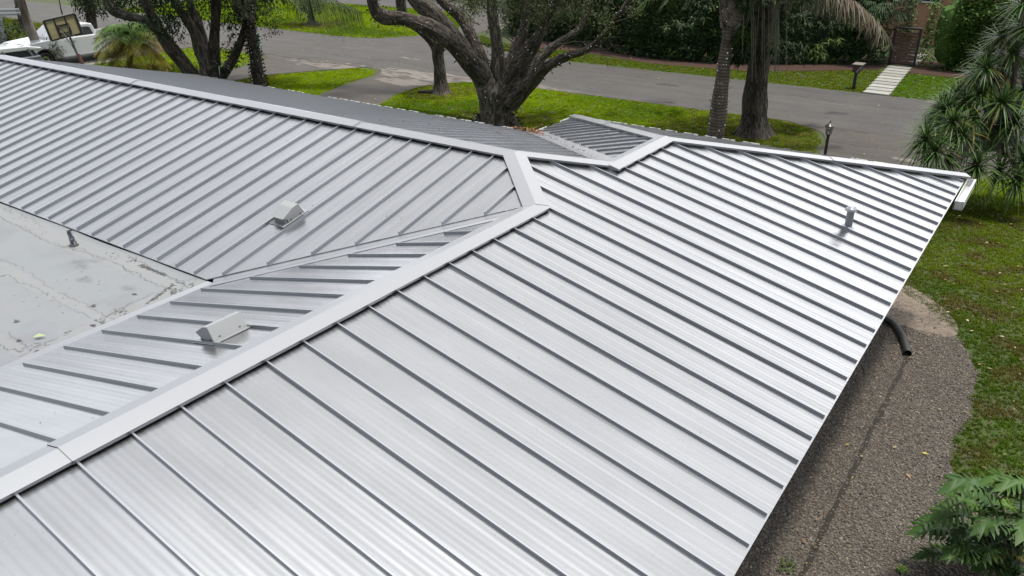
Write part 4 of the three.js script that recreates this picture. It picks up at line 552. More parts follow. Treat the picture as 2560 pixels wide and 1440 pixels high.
{ // ---- big trunk with hanging roots and drooping leaves ----
  const base = on(1880, 338), o = thing('mango_tree', 'thick furrowed trunk with drooping long leaves and hanging aerial roots', 'tree');
  const g = woody(o, base, [[1878, 350, 60], [1880, 334, 46], [1882, 315, 36], [1885, 285, 30], [1889, 225, 27], [1897, 165, 27], [1905, 105, 25], [1912, 45, 23], [1918, -40, 22], [1925, -140, 16]], 'trunk', barkDark, { sides: 18, rough: 0.14 });
  for (const [du, dv] of [[-48, 0], [-30, 10], [35, 12], [50, 2], [5, 14]]) woody(o, base, [[1882, 310, 16], [1880 + du * 0.6, 328 + dv * 0.4, 12], [1880 + du, 336 + dv, 4]], 'root', barkDark);
  woody(o, base, [[1915, 60, 16, 0], [1960, 0, 13, 0.8], [2010, -50, 10, 1.4], [2060, -110, 6, 2]], 'limb', barkDark); woody(o, base, [[1915, 20, 14, 0], [1880, -50, 11, -0.8], [1840, -120, 7, -1.2]], 'limb', barkDark);
  const Lv = new Leaves(), cl = (u, v, r, n, off = 0, col = [0.03, 0.055, 0.02]) => { const c = upright(base, u, v, off), q = pxm(c, r); for (let i = 0; i < n; i++) { const cc = c.clone().addScaledVector(ball(), q), tone = rr(0.7, 1.4); for (let j = 0; j < 14; j++) { const b = rr(0, 6.283); Lv.leaf(cc.clone().addScaledVector(ball(), 0.06), V(Math.cos(b), rr(-1.4, 0.1), Math.sin(b)).normalize(), V(rr(-0.4, 0.4), 1, rr(-0.4, 0.4)), rr(0.2, 0.34), rr(0.035, 0.055), shadeCol(col, 0.3).map(x => x * tone)); } } };
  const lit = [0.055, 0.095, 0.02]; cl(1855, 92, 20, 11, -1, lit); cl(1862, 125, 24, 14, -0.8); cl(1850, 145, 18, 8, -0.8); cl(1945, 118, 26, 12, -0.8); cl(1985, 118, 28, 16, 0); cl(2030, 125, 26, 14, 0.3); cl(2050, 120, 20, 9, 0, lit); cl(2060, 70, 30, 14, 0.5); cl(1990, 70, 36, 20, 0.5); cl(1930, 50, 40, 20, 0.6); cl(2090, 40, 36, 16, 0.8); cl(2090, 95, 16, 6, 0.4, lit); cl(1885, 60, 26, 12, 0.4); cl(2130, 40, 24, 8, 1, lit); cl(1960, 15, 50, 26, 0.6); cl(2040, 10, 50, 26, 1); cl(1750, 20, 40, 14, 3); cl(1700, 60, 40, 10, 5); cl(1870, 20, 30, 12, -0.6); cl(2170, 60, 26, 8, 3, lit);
  for (let k = 0; k < 10; k++) cl(rr(1740, 2030), rr(-150, -45), 75, 44, rr(-3, 2)); part('crown', Lv.geo(), leafMat, o);
  const hr = std({ color: lin(0.12, 0.12, 0.075), roughness: 1 }); for (let i = 0; i < 30; i++) { const u = i < 6 ? rr(1934, 1948) : rr(1860, 1965), v1 = i < 6 ? rr(110, 215) : rr(40, 210), off = rr(-1.6, -0.7), k = rr(-14, 4); part('aerial_root', limb([upright(base, u, -60, off), upright(base, u + k * 0.4, v1 * 0.5, off), upright(base, u + k, v1, off)], [0.014, 0.012, 0.007], { sides: 5, seg: 3, rough: 0 }), hr, o); }
  for (let i = 0; i < 46; i++) { const u = rr(1960, 2130), v1 = rr(5, 42), off = rr(-1, 1); part('aerial_root', limb([upright(base, u, -50, off), upright(base, u + rr(-3, 3), v1, off)], [0.012, 0.006], { sides: 4, seg: 2, rough: 0 }), hr, o); }
}
// ---- hedges across the street ----
function hedge(name, label, line, thick, h, n, L, W, col, topCol, coreCol) {
  const o = thing(name, label, 'hedge'); const Lv = new Leaves(), cv = new THREE.CatmullRomCurve3(line.map(p => V(p[0], 0, p[1])), false); const len = cv.getLength();
  for (let i = 0; i < n; i++) { const u = rnd(), c = cv.getPointAt(u), tg = cv.getTangentAt(u), nn = V(-tg.z, 0, tg.x); if (nn.z < 0) nn.negate(); const b = perlin.noise(u * len * 0.5, 3.1, 0.7), b2 = perlin.noise(u * len * 1.4, 7.7, 2.2), H = h * (1 + 0.10 * b + 0.06 * b2), y0 = rnd(); let y = H * y0, s; const bulge = 0.5 * thick * (0.9 + 0.2 * perlin.noise(u * len * 0.9, y * 0.9, 9) + 0.16 * perlin.noise(u * len * 2.6, y * 2.6, 4)); const topW = sstep(1, 0.75, y0) * 0.35 + 0.65;
    const endw = rnd(); if (endw < 0.10) { const at0 = endw < 0.05, E = cv.getPointAt(at0 ? 0 : 1), T = cv.getTangentAt(at0 ? 0 : 1).multiplyScalar(at0 ? -1 : 1), f = rr(-1.57, 1.57); c.copy(E).addScaledVector(T, Math.cos(f) * bulge * topW * 0.95); nn.multiplyScalar(Math.sin(f)).addScaledVector(T, 0.6 * Math.cos(f)); s = bulge * topW * Math.abs(Math.sin(f)); }
    else if (rnd() < 0.72) s = bulge * topW * rr(0.86, 1.05); else { s = bulge * rr(-1, 1) * topW; y = H * rr(0.9, 1.03); }
    const clumpN = 5, p = c.clone().addScaledVector(nn, s).setY(Math.max(0.05, y)); const base = mix3(col, topCol, sstep(0.05, 0.55, perlin.noise(p.x * 1.3, p.y * 1.3, p.z * 1.3))); const tone = rr(0.65, 1.35);
    for (let j = 0; j < clumpN; j++) { const out = nn.clone().multiplyScalar(0.8).add(V(rr(-1, 1), rr(-0.5, 0.9), rr(-1, 1))).normalize(); Lv.leaf(p.clone().addScaledVector(ball(), 0.16), out, V(rr(-0.5, 0.5), 1, rr(-0.5, 0.5)).add(nn.clone().multiplyScalar(0.5)), L * rr(0.7, 1.3), W * rr(0.7, 1.3), shadeCol(base, 0.3).map(x => x * tone)); } }
  part('foliage', Lv.geo(), glossLeaf, o);
  // dense twiggy interior
  const core = []; const K = Math.ceil(len); for (let k = 0; k < K; k++) { const A1 = cv.getPointAt(k / K), tg = cv.getTangentAt(k / K); const g = new THREE.IcosahedronGeometry(1, 2), p = g.attributes.position; for (let i = 0; i < p.count; i++) { const v = V(p.getX(i), p.getY(i), p.getZ(i)), s = 1 + 0.25 * perlin.noise(v.x * 2.5 + k, v.y * 2.5, v.z * 2.5); p.setXYZ(i, v.x * s * thick * 0.36, v.y * s * h * 0.46, v.z * s * thick * 0.36); } g.computeVertexNormals(); core.push(g.translate(A1.x, h * 0.46, A1.z)); }
  part('inner_twigs', mergeG(core), std({ color: lin(...coreCol), roughness: 1 }), o);
  return o;
}
hedge('hedge', 'tall dark green hedge between the mulch bed and the wooden gate', [[-27, -34], [-21, -32.6], [-16.5, -31.4], [-13, -32.2], [-9.8, -34.2], [-7.2, -35.8]], 2.6, 4.9, 15000, 0.15, 0.075, [0.04, 0.078, 0.024], [0.06, 0.11, 0.026], [0.04, 0.07, 0.022]);
hedge('hedge', 'rounded bright-topped hedge on the far side of the wooden gate', [[-3.95, -35.6], [-2.4, -35.6], [0, -35.8], [3, -36]], 2.3, 3.4, 6500, 0.13, 0.075, [0.06, 0.13, 0.02], [0.11, 0.20, 0.028], [0.06, 0.12, 0.02]);
{ // pale broad-leaved shrubs showing over the hedge
  const o = thing('broadleaf_shrub', 'bright broad-leaved plants rising behind the dark hedge', 'shrub'); const base = V(-18, 0, -35), Lv = new Leaves(); for (const [u, v, r, n] of [[1590, 10, 28, 26], [1560, 40, 24, 14], [1620, 25, 22, 14], [1650, 5, 26, 14], [1540, 5, 24, 12], [1690, -10, 30, 14]]) { const c = upright(base, u, v, 0), q = pxm(c, r); for (let i = 0; i < n; i++) { const b = c.clone().addScaledVector(ball(), q), f = rr(0, 6.28); Lv.leaf(b, V(Math.cos(f), rr(-0.3, 0.8), Math.sin(f)).normalize(), V(rr(-0.5, 0.5), 1, rr(-0.5, 0.5)), rr(0.35, 0.7), rr(0.13, 0.22), shadeCol([0.10, 0.19, 0.035], 0.4)); } } part('leaves', Lv.geo(), glossLeaf, o); const st = []; for (let i = 0; i < 9; i++) { const p = V(rr(-20, -14), 0, rr(-35.6, -34.6)); st.push(limb([p, p.clone().add(V(rr(-0.4, 0.4), 2.4, 0)), p.clone().add(V(rr(-0.8, 0.8), 4.6, 0))], [0.05, 0.045, 0.03], { sides: 6, seg: 2 })); } part('stems', mergeG(st), barkGrey, o); }
{ // fan palm and shrub between hedge and gate
  const o = thing('fan_palm', 'green fan palm fronds above the hedge beside the gate', 'palm'); const c = upright(V(-8, 0, -35), 2200, 10, -0.8), Lv = new Leaves(); for (let i = 0; i < 26; i++) { const b = i * 2.4, q = V(Math.cos(b), rr(-0.7, 0.6), Math.sin(b)).normalize(), st = c.clone().addScaledVector(q, rr(0.5, 0.9)); for (let k = -8; k <= 8; k++) { const s = q.clone().cross(V(0, 1, 0)).normalize(), dv = q.clone().multiplyScalar(Math.cos(k * 0.14)).addScaledVector(s, Math.sin(k * 0.14) * 1.2).normalize(), l = rr(0.7, 1.0); Lv.ribbon([st, st.clone().addScaledVector(dv, l * 0.6), st.clone().addScaledVector(dv, l).add(V(0, -0.3 * l, 0))], [0.015, 0.05, 0.005], shadeCol([0.04, 0.07, 0.03], 0.25)); } } part('fronds', Lv.geo(), leafMat, o); part('trunk', limb([V(c.x, 0, c.z), V(c.x, c.y * 0.5, c.z), c], [0.14, 0.12, 0.1]), barkGrey, o); }
function shrub(label, c, r, n, L, col, name = 'shrub') { const o = thing(name, label, 'shrub'); const Lv = new Leaves(); cloud(Lv, c, V(r, r * 0.8, r), n, 18, r * 0.25, L, L * 0.45, col, { shell: 0.6 }); part('foliage', Lv.geo(), leafMat, o); const st = []; for (let i = 0; i < 7; i++) st.push(limb([V(c.x, 0, c.z), c.clone().addScaledVector(ball(), r * 0.4), c.clone().addScaledVector(ball(), r * 0.8)], [0.025, 0.02, 0.01], { sides: 4, seg: 2, rough: 0 })); part('stems', mergeG(st), barkDark, o); return o; }
{ const q = upright(V(-40.6, 0, -12.4), 128, 138); shrub('rounded grey-green bush in front of the pickup\'s front wheel', q.setY(0.8), 0.66, 150, 0.09, [0.05, 0.065, 0.03]); }
{ const q = on(28, 112); shrub('dark low shrub against the pale neighbouring wall', q.clone().setY(0.8), 0.85, 50, 0.14, [0.03, 0.055, 0.02]); }
{ const q = V(-6.2, 0.5, -37.2); shrub('low green plants with red flowers behind the gate', q, 0.9, 40, 0.16, [0.06, 0.10, 0.025]); }
{ // ---- screw pine at the corner of the lawn ----
  const base = V(1.6, 0, -16.2), o = thing('screw_pine', 'large screw pine with spiky leaf rosettes at the corner of the lawn', 'screw pine');
  const ros = [[2310, 345, 66, -0.6], [2335, 375, 70, -1.0], [2362, 270, 60, 0.2], [2345, 330, 60, 0.3], [2390, 235, 55, 0.8], [2430, 290, 58, -0.2], [2480, 200, 62, 0.4], [2505, 250, 60, -0.4], [2500, 310, 66, -0.2], [2440, 410, 62, -1.0], [2500, 425, 60, -0.8], [2560, 400, 60, -0.6], [2545, 345, 56, 0.2], [2460, 340, 55, 0.4], [2530, 130, 60, 0.4], [2470, 130, 48, 0.9], [2555, 60, 60, 0.6], [2420, 350, 50, 0.9], [2380, 300, 52, -0.5], [2570, 215, 60, 0], [2590, 290, 60, 0.3], [2600, 130, 60, 0.2], [2370, 400, 46, -0.4], [2620, 390, 60, -0.4], [2640, 220, 60, 0], [2410, 250, 56, 0.2], [2450, 230, 56, 0.1], [2400, 330, 56, -0.7], [2470, 285, 56, 0.6], [2540, 300, 58, -0.5], [2350, 255, 46, 0.7], [2515, 180, 58, 0.7], [2440, 180, 50, 0.6], [2330, 300, 52, 0.4], [2545, 450, 54, -1.1], [2560, 5, 58, 0.5], [2505, 90, 54, 0.8], [2590, 60, 58, 0.1], [2465, 165, 50, 0.2]];
  const cen = upright(base, 2520, 330, 0.2); const bmat = barkGrey; part('trunk', limb([base.clone(), base.clone().lerp(cen, 0.5).add(V(0.05, 0, 0)), cen], [0.16, 0.13, 0.11], { sides: 10 }), bmat, o);
  for (let k = 0; k < 6; k++) { const b = k * 1.05; part('prop_root', limb([base.clone().add(V(Math.cos(b) * 0.5, 0, Math.sin(b) * 0.5)), base.clone().add(V(Math.cos(b) * 0.25, 0.45, Math.sin(b) * 0.25)), base.clone().lerp(cen, 0.42)], [0.035, 0.035, 0.03], { sides: 6, seg: 3 }), bmat, o); }
  ros.forEach(([u, v, rp, off]) => { const c = upright(base, u, v, off), ax = c.clone().sub(cen).normalize().add(V(0, 0.75, 0)).normalize(), s0 = ax.clone().cross(V(0.3, 0.2, 1)).normalize(), s1 = ax.clone().cross(s0), len = pxm(c, rp) * 1.35; const mid = cen.clone().lerp(c, 0.55).add(V(rr(-0.15, 0.15), -0.22, rr(-0.15, 0.15)));
    part('branch', limb([cen.clone().add(V(0, rr(-0.6, 0.1), 0)), mid, c.clone().addScaledVector(ax, -0.1)], [0.06, 0.045, 0.035], { sides: 7, seg: 4, rough: 0.08 }), bmat, o);
    const Lv = new Leaves(), nL = 104; for (let i = 0; i < nL; i++) { const tt = i / nL, b = i * 2.399 + rr(-0.2, 0.2), el = lerp(1.45, -0.55, Math.pow(tt, 0.8)), q = ax.clone().multiplyScalar(Math.sin(el)).addScaledVector(s0, Math.cos(el) * Math.cos(b)).addScaledVector(s1, Math.cos(el) * Math.sin(b)).normalize(), l = len * rr(0.75, 1.1) * lerp(0.75, 1.05, Math.sin(tt * 2.6)), pts = [0, 0.25, 0.5, 0.75, 1].map(s => c.clone().addScaledVector(q, s * l).addScaledVector(ax, -0.12 * (1 - tt)).add(V(0, -0.34 * l * s * s * (0.4 + tt), 0))); const dead = tt > 0.88 && rnd() < 0.45, yel = tt > 0.6 && rnd() < 0.06; Lv.ribbon(pts, [0.036, 0.038, 0.032, 0.020, 0.002], shadeCol(dead ? [0.19, 0.165, 0.13] : yel ? [0.26, 0.21, 0.03] : [0.052, 0.10, 0.025], 0.35)); }
    part('leaf_rosette', Lv.geo(), glossLeaf, o); });
}
{ // ---- split-leaf philodendron ----
  const base = on(2520, 1470), o = thing('philodendron', 'lush philodendron with deeply cut glossy leaves on the gravel', 'plant');
  const leafShape = () => { const s = new THREE.Shape(), pr = [], n = 8; pr.push([0, 0]); for (let i = 0; i < n; i++) { const y = -0.12 + i / n * 1.0, w = 0.46 * Math.sin(Math.PI * (0.20 + 0.75 * i / n)) * rr(0.85, 1.1); pr.push([0.10 + w * 0.12, y], [w * 0.8, y + 0.03 + 0.10 * i / n], [w, y + 0.11 + 0.12 * i / n], [w * 0.72, y + 0.095 + 0.08 * i / n], [0.09, y + 0.075]); } pr.push([0.0, 1.05]); const lft = pr.slice(1, -1).reverse().map(p => [-p[0] * rr(0.92, 1.05), p[1]]); const all = [...pr, ...lft]; all.forEach((p, i) => i ? s.lineTo(...p) : s.moveTo(...p)); return new THREE.ShapeGeometry(s); };
  const mk = (col) => new THREE.MeshPhysicalMaterial({ color: lin(...col), specularIntensity: 0.4, roughness: 0.5, side: THREE.DoubleSide }); const mats = [mk([0.028, 0.065, 0.012]), mk([0.04, 0.085, 0.014]), mk([0.06, 0.125, 0.012]), mk([0.02, 0.045, 0.012])], yel = mk([0.28, 0.22, 0.03]); const stem = std({ color: lin(0.06, 0.10, 0.03), roughness: 0.5 });
  const spec = [[2330, 1335, -25, 1.0, 0], [2375, 1300, 0, 0.95, 1], [2400, 1225, -10, 0.9, 0], [2500, 1215, 50, 0.85, 1], [2510, 1280, 70, 0.8, 2], [2460, 1290, 20, 0.85, 2], [2420, 1345, 10, 0.9, 3], [2480, 1370, 60, 0.9, 3], [2545, 1240, 80, 0.8, 0], [2560, 1330, 95, 0.9, 1], [2420, 1420, -20, 0.85, 3], [2480, 1430, 20, 0.9, 0], [2540, 1410, 70, 0.9, 1], [2350, 1415, -15, 0.8, 1], [2590, 1300, 90, 1, 0], [2600, 1400, 100, 1, 3], [2450, 1260, 30, 0.8, 0], [2520, 1345, 40, 0.7, 3], [2390, 1270, 0, 0.8, 1], [2345, 1310, 0, 0.8, 3], [2440, 1235, 0, 0.8, 1], [2470, 1325, 0, 0.85, 0], [2380, 1345, 0, 0.85, 3], [2400, 1390, 0, 0.85, 1], [2450, 1395, 0, 0.9, 0], [2510, 1395, 0, 0.85, 3], [2320, 1400, 0, 0.7, 0], [2560, 1275, 0, 0.85, 3], [2530, 1225, 0, 0.8, 1]];
  const cen = V(base.x, 0, base.z);
  spec.forEach(([u, v, ang, sz, mi], i) => { const tgt = upright(base, u, v, rr(-0.25, 0.35)); tgt.y = Math.max(0.16, tgt.y); const g = leafShape(), p = g.attributes.position, L = 0.5 * sz; const hdir = V(tgt.x - cen.x, 0, tgt.z - cen.z).normalize(), sd = hdir.clone().cross(V(0, 1, 0)).normalize(), st0 = tgt.clone().addScaledVector(hdir, -L * 0.45);
    st0.y = Math.max(0.2, tgt.y) + 0.08; for (let k = 0; k < p.count; k++) { const x = p.getX(k), y = p.getY(k); const q = st0.clone().addScaledVector(hdir, y * L).addScaledVector(sd, x * L * 1.05).add(V(0, (0.12 * Math.sin(y * 2.2) - 0.30 * y * y - 0.35 * x * x + 0.05 * Math.sin(x * 22 + y * 9)) * L, 0)); p.setXYZ(k, q.x, q.y, q.z); } g.computeVertexNormals(); part('leaf', g, mats[mi], o);
    part('leaf_stalk', limb([cen.clone().add(V(rr(-0.06, 0.06), 0.05, rr(-0.06, 0.06))), cen.clone().lerp(st0, 0.5).add(V(0, 0.22, 0)), st0], [0.014, 0.011, 0.009], { sides: 6, seg: 4, rough: 0 }), stem, o); });
  for (let i = 0; i < 4; i++) { const g = leafShape(), p = g.attributes.position, c = upright(base, rr(2505, 2560), rr(1355, 1385), rr(-0.1, 0.2)); const b = rr(0, 6.28), L = 0.13; for (let k = 0; k < p.count; k++) p.setXYZ(k, c.x + (p.getX(k) * Math.cos(b) + p.getY(k) * Math.sin(b)) * L, c.y - p.getY(k) * L * 0.4, c.z + (p.getY(k) * Math.cos(b) - p.getX(k) * Math.sin(b)) * L); g.computeVertexNormals(); part('yellow_leaf', g, yel, o); }
}
function weed(label, u, v, r, col) { const c = on(u, v), o = thing('weed', label, 'weed', V(0, 0, 0), 0, 'weeds in the gravel'); const Lv = new Leaves(); for (let i = 0; i < 46; i++) { const b = rr(0, 6.28), q = V(Math.cos(b), rr(0.2, 1), Math.sin(b)).normalize(); Lv.leaf(c.clone().add(V(rr(-r, r), rr(0.01, 0.06), rr(-r, r))), q, V(0, 1, 0), rr(0.03, 0.07), 0.025, shadeCol(col)); } part('leaves', Lv.geo(), leafMat, o); }
weed('small green weed in the gravel close to the eave', 1968, 1424, 0.10, [0.05, 0.09, 0.02]); weed('pale green weed sprout on the gravel before the philodendron', 2255, 1432, 0.05, [0.10, 0.18, 0.03]);
{ // ---- tall trees beyond the far lawn, mirrored dark in the street-side roof slopes ----
  for (const [x, z, h, r] of [[-49, -47, 9.5, 3.6], [-42.5, -48, 10.5, 3.9], [-36, -47.5, 9, 3.4], [-29.5, -46, 10, 3.8], [-23, -41, 9.5, 3.6], [-17.5, -40, 9, 3.3], [-12, -41, 8.5, 3.0]]) {
    const o = thing('tall_tree', 'tall leafy tree beyond the lawn and hedge across the street', 'tree', V(x, 0, z), rr(0, 6), 'tall trees across the street');
    part('trunk', limb([V(0, 0, 0), V(rr(-0.2, 0.2), h * 0.3, 0), V(rr(-0.4, 0.4), h * 0.6, rr(-0.3, 0.3)), V(0, h * 0.85, 0)], [0.34, 0.26, 0.18, 0.06], { sides: 9 }), barkDark, o);
    for (let k = 0; k < 5; k++) { const b = k * 1.3 + rr(0, 1), y = h * rr(0.3, 0.5); part('limb', limb([V(0, y, 0), V(Math.cos(b) * r * 0.4, y + h * 0.14, Math.sin(b) * r * 0.4), V(Math.cos(b) * r * 0.8, y + h * 0.24, Math.sin(b) * r * 0.8)], [0.13, 0.09, 0.03], { sides: 6, seg: 3 }), barkDark, o); }
    const Lv = new Leaves(); cloud(Lv, V(0, h * 0.62, 0), V(r, h * 0.40, r), 300, 14, 0.55, 0.26, 0.11, [0.035, 0.065, 0.02], { droop: 0.3, shell: 0.35 }); part('crown', Lv.geo(), leafMat, o);
  }
}
// ================= vehicles, street furniture, small things =================
const blackMat = std({ color: lin(0.02, 0.02, 0.022), roughness: 0.45 }), rubber = std({ color: lin(0.018, 0.018, 0.018), roughness: 0.9 }), chrome = std({ color: lin(0.6, 0.6, 0.6), roughness: 0.25, metalness: 1 });
const carWhite = new THREE.MeshPhysicalMaterial({ color: lin(0.48, 0.49, 0.505), roughness: 0.4, clearcoat: 1, clearcoatRoughness: 0.06 });
const carGlass = new THREE.MeshPhysicalMaterial({ color: lin(0.02, 0.025, 0.028), roughness: 0.06, metalness: 0, clearcoat: 1 });
const extrudeX = (pts, width, bevel = 0.03) => { // profile in (z along the car, y up), extruded across x, centred
  const s = new THREE.Shape(pts.map(p => new THREE.Vector2(p[0], p[1]))); return new THREE.ExtrudeGeometry(s, { depth: width - 2 * bevel, bevelEnabled: true, bevelSize: bevel, bevelThickness: bevel, bevelSegments: 3, curveSegments: 12 }).translate(0, 0, -(width - 2 * bevel) / 2).rotateY(-Math.PI / 2); };
function wheel(o, x, z, r) { const w = part('wheel', new THREE.TorusGeometry(r - 0.11, 0.11, 10, 28).rotateY(Math.PI / 2).scale(1.15, 1, 1).translate(x, r, z), rubber, o); part('rim', mergeG([new THREE.CylinderGeometry(r * 0.58, r * 0.58, 0.12, 24).rotateZ(Math.PI / 2).translate(x, r, z), ...[0, 1, 2, 3, 4].map(i => box(0.16, r * 0.9, 0.06, 0, 0, 0).rotateX(i * 1.2566).translate(x, r, z))]), chrome, w); }
function arc(cx, cy, r, a0, a1, n = 8) { return Array.from({ length: n + 1 }, (_, i) => { const b = lerp(a0, a1, i / n); return [cx + Math.cos(b) * r, cy + Math.sin(b) * r]; }); }
{ // ---- white pickup, nose toward +z ----
  const o = thing('pickup_truck', 'white pickup truck parked nose-in on the left drive', 'truck', V(-40.95, 0.02, -13.8)); o.scale.set(1, 0.93, 1); // local z: front +3.0, tail -2.95
  const lower = [[2.95, 0.5], [2.98, 0.75], [2.95, 1.08], [2.75, 1.2], [1.65, 1.3], [-0.92, 1.32], [-0.95, 0.42], ...arc(1.95, 0.42, 0.0, 0, 0, 0).slice(0, 0), [1.4, 0.42], ...arc(1.9, 0.44, 0.5, Math.PI, 0, 10), [2.6, 0.42]];
  part('body', extrudeX(lower, 1.98, 0.05), carWhite, o);
  const bed = [[-0.99, 0.44], [-0.99, 1.30], [-2.95, 1.32], [-2.97, 0.6], [-2.5, 0.5], ...arc(-1.95, 0.44, 0.5, Math.PI, 0, 10)];
  const side = extrudeX(bed, 0.16, 0.04); part('bed_side', side.clone().translate(0.89, 0, 0), carWhite, o); part('bed_side', side.clone().translate(-0.89, 0, 0), carWhite, o);
  part('bed_floor', box(1.7, 0.06, 1.95, 0, 0.72, -1.97), blackMat, o); part('tailgate', box(1.8, 0.72, 0.08, 0, 0.95, -2.93, 0.02), carWhite, o); part('bed_rail', mergeG([box(0.14, 0.03, 1.95, 0.89, 1.335, -1.97, 0.01), box(0.14, 0.03, 1.95, -0.89, 1.335, -1.97, 0.01)]), blackMat, o);
  part('cab', extrudeX([[1.55, 1.3], [0.75, 1.83], [0.5, 1.89], [-0.55, 1.9], [-0.72, 1.85], [-0.93, 1.3]], 1.74, 0.07), carWhite, o);
  for (const s of [-1, 1]) { part('side_window', extrudeX([[1.28, 1.37], [0.74, 1.74], [0.28, 1.78], [0.28, 1.35]], 0.012, 0.003).translate(s * 0.872, 0, 0), carGlass, o); part('side_window', extrudeX([[0.2, 1.35], [0.2, 1.785], [-0.5, 1.79], [-0.62, 1.74], [-0.76, 1.36]], 0.012, 0.003).translate(s * 0.872, 0, 0), carGlass, o);
    const dr = part('door', extrudeX([[1.25, 0.5], [1.28, 1.28], [0.26, 1.29], [0.26, 0.5]], 0.012, 0.004).translate(s * 0.992, 0, 0), carWhite, o); part('handle', box(0.03, 0.035, 0.16, s * 1.01, 1.16, 0.4, 0.01), blackMat, dr);
    const dr2 = part('door', extrudeX([[0.22, 0.5], [0.22, 1.29], [-0.9, 1.3], [-0.9, 0.5]], 0.012, 0.004).translate(s * 0.992, 0, 0), carWhite, o); part('handle', box(0.03, 0.035, 0.16, s * 1.01, 1.16, -0.72, 0.01), blackMat, dr2);
    part('mirror', box(0.2, 0.2, 0.09, s * 1.08, 1.42, 1.2, 0.03), blackMat, o); part('headlight', box(0.36, 0.16, 0.06, s * 0.75, 0.98, 2.97, 0.02), chrome, o); part('wheel_arch', new THREE.TorusGeometry(0.5, 0.03, 6, 16, Math.PI).rotateY(Math.PI / 2).translate(s * 0.985, 0.44, 1.9), blackMat, o);
    part('badge', box(0.008, 0.05, 0.16, s * 1.0, 1.06, 1.42), blackMat, o); part('sill', box(0.03, 0.08, 2.3, s * 0.985, 0.46, 0.2, 0.01), carWhite, o); wheel(o, s * 0.86, 1.9, 0.4); wheel(o, s * 0.86, -1.95, 0.4); }
  part('windshield', tri(quad(V(-0.72, 1.36, 1.53), V(0.72, 1.36, 1.53), V(0.66, 1.82, 0.84), V(-0.66, 1.82, 0.84))), carGlass, o); part('rear_window', tri(quad(V(-0.66, 1.4, -0.97), V(0.66, 1.4, -0.97), V(0.6, 1.78, -0.83), V(-0.6, 1.78, -0.83))), carGlass, o); part('grille', box(1.1, 0.36, 0.05, 0, 0.9, 2.98, 0.02), blackMat, o); part('bumper', box(1.95, 0.2, 0.18, 0, 0.55, 2.98, 0.05), chrome, o);
}
{ // ---- white SUV nearer the house ----
  const o = thing('parked_suv', 'white SUV with dark windows and roof rails at the edge of the left drive', 'car', V(-38.7, 0.02, -8.35)); o.scale.set(1, 0.87, 1);
  part('body', extrudeX([[2.25, 0.4], [2.3, 0.85], [1.3, 1.02], [-2.25, 1.05], [-2.35, 0.6], [-2.3, 0.35], [-1.85, 0.35], ...arc(-1.42, 0.36, 0.4, Math.PI, 0, 8), [0.9, 0.35], ...arc(1.4, 0.36, 0.4, Math.PI, 0, 8)], 1.84, 0.06), std({ color: lin(0.09, 0.1, 0.115), roughness: 0.35 }), o);
  part('cabin_glass', extrudeX([[1.25, 1.02], [0.5, 1.5], [-1.95, 1.5], [-2.28, 1.02]], 1.6, 0.06), carGlass, o); part('roof', extrudeX([[0.62, 1.47], [0.3, 1.56], [-0.8, 1.62], [-1.8, 1.58], [-2.4, 1.46], [-2.36, 1.41], [-1.9, 1.45]], 1.62, 0.05), carWhite, o);
  for (const s of [-1, 1]) { part('roof_rail', bar(V(s * 0.66, 1.64, 0.2), V(s * 0.66, 1.63, -1.75), 0.035, 0.035), blackMat, o); for (const z of [0.35, -0.75, -1.85]) part('pillar', bar(V(s * 0.86, 1.03, z - 0.18), V(s * 0.8, 1.5, z), 0.05, 0.1), std({ color: lin(0.14, 0.145, 0.155), roughness: 0.4 }), o); wheel(o, s * 0.82, 1.4, 0.34); wheel(o, s * 0.82, -1.42, 0.34); }
}
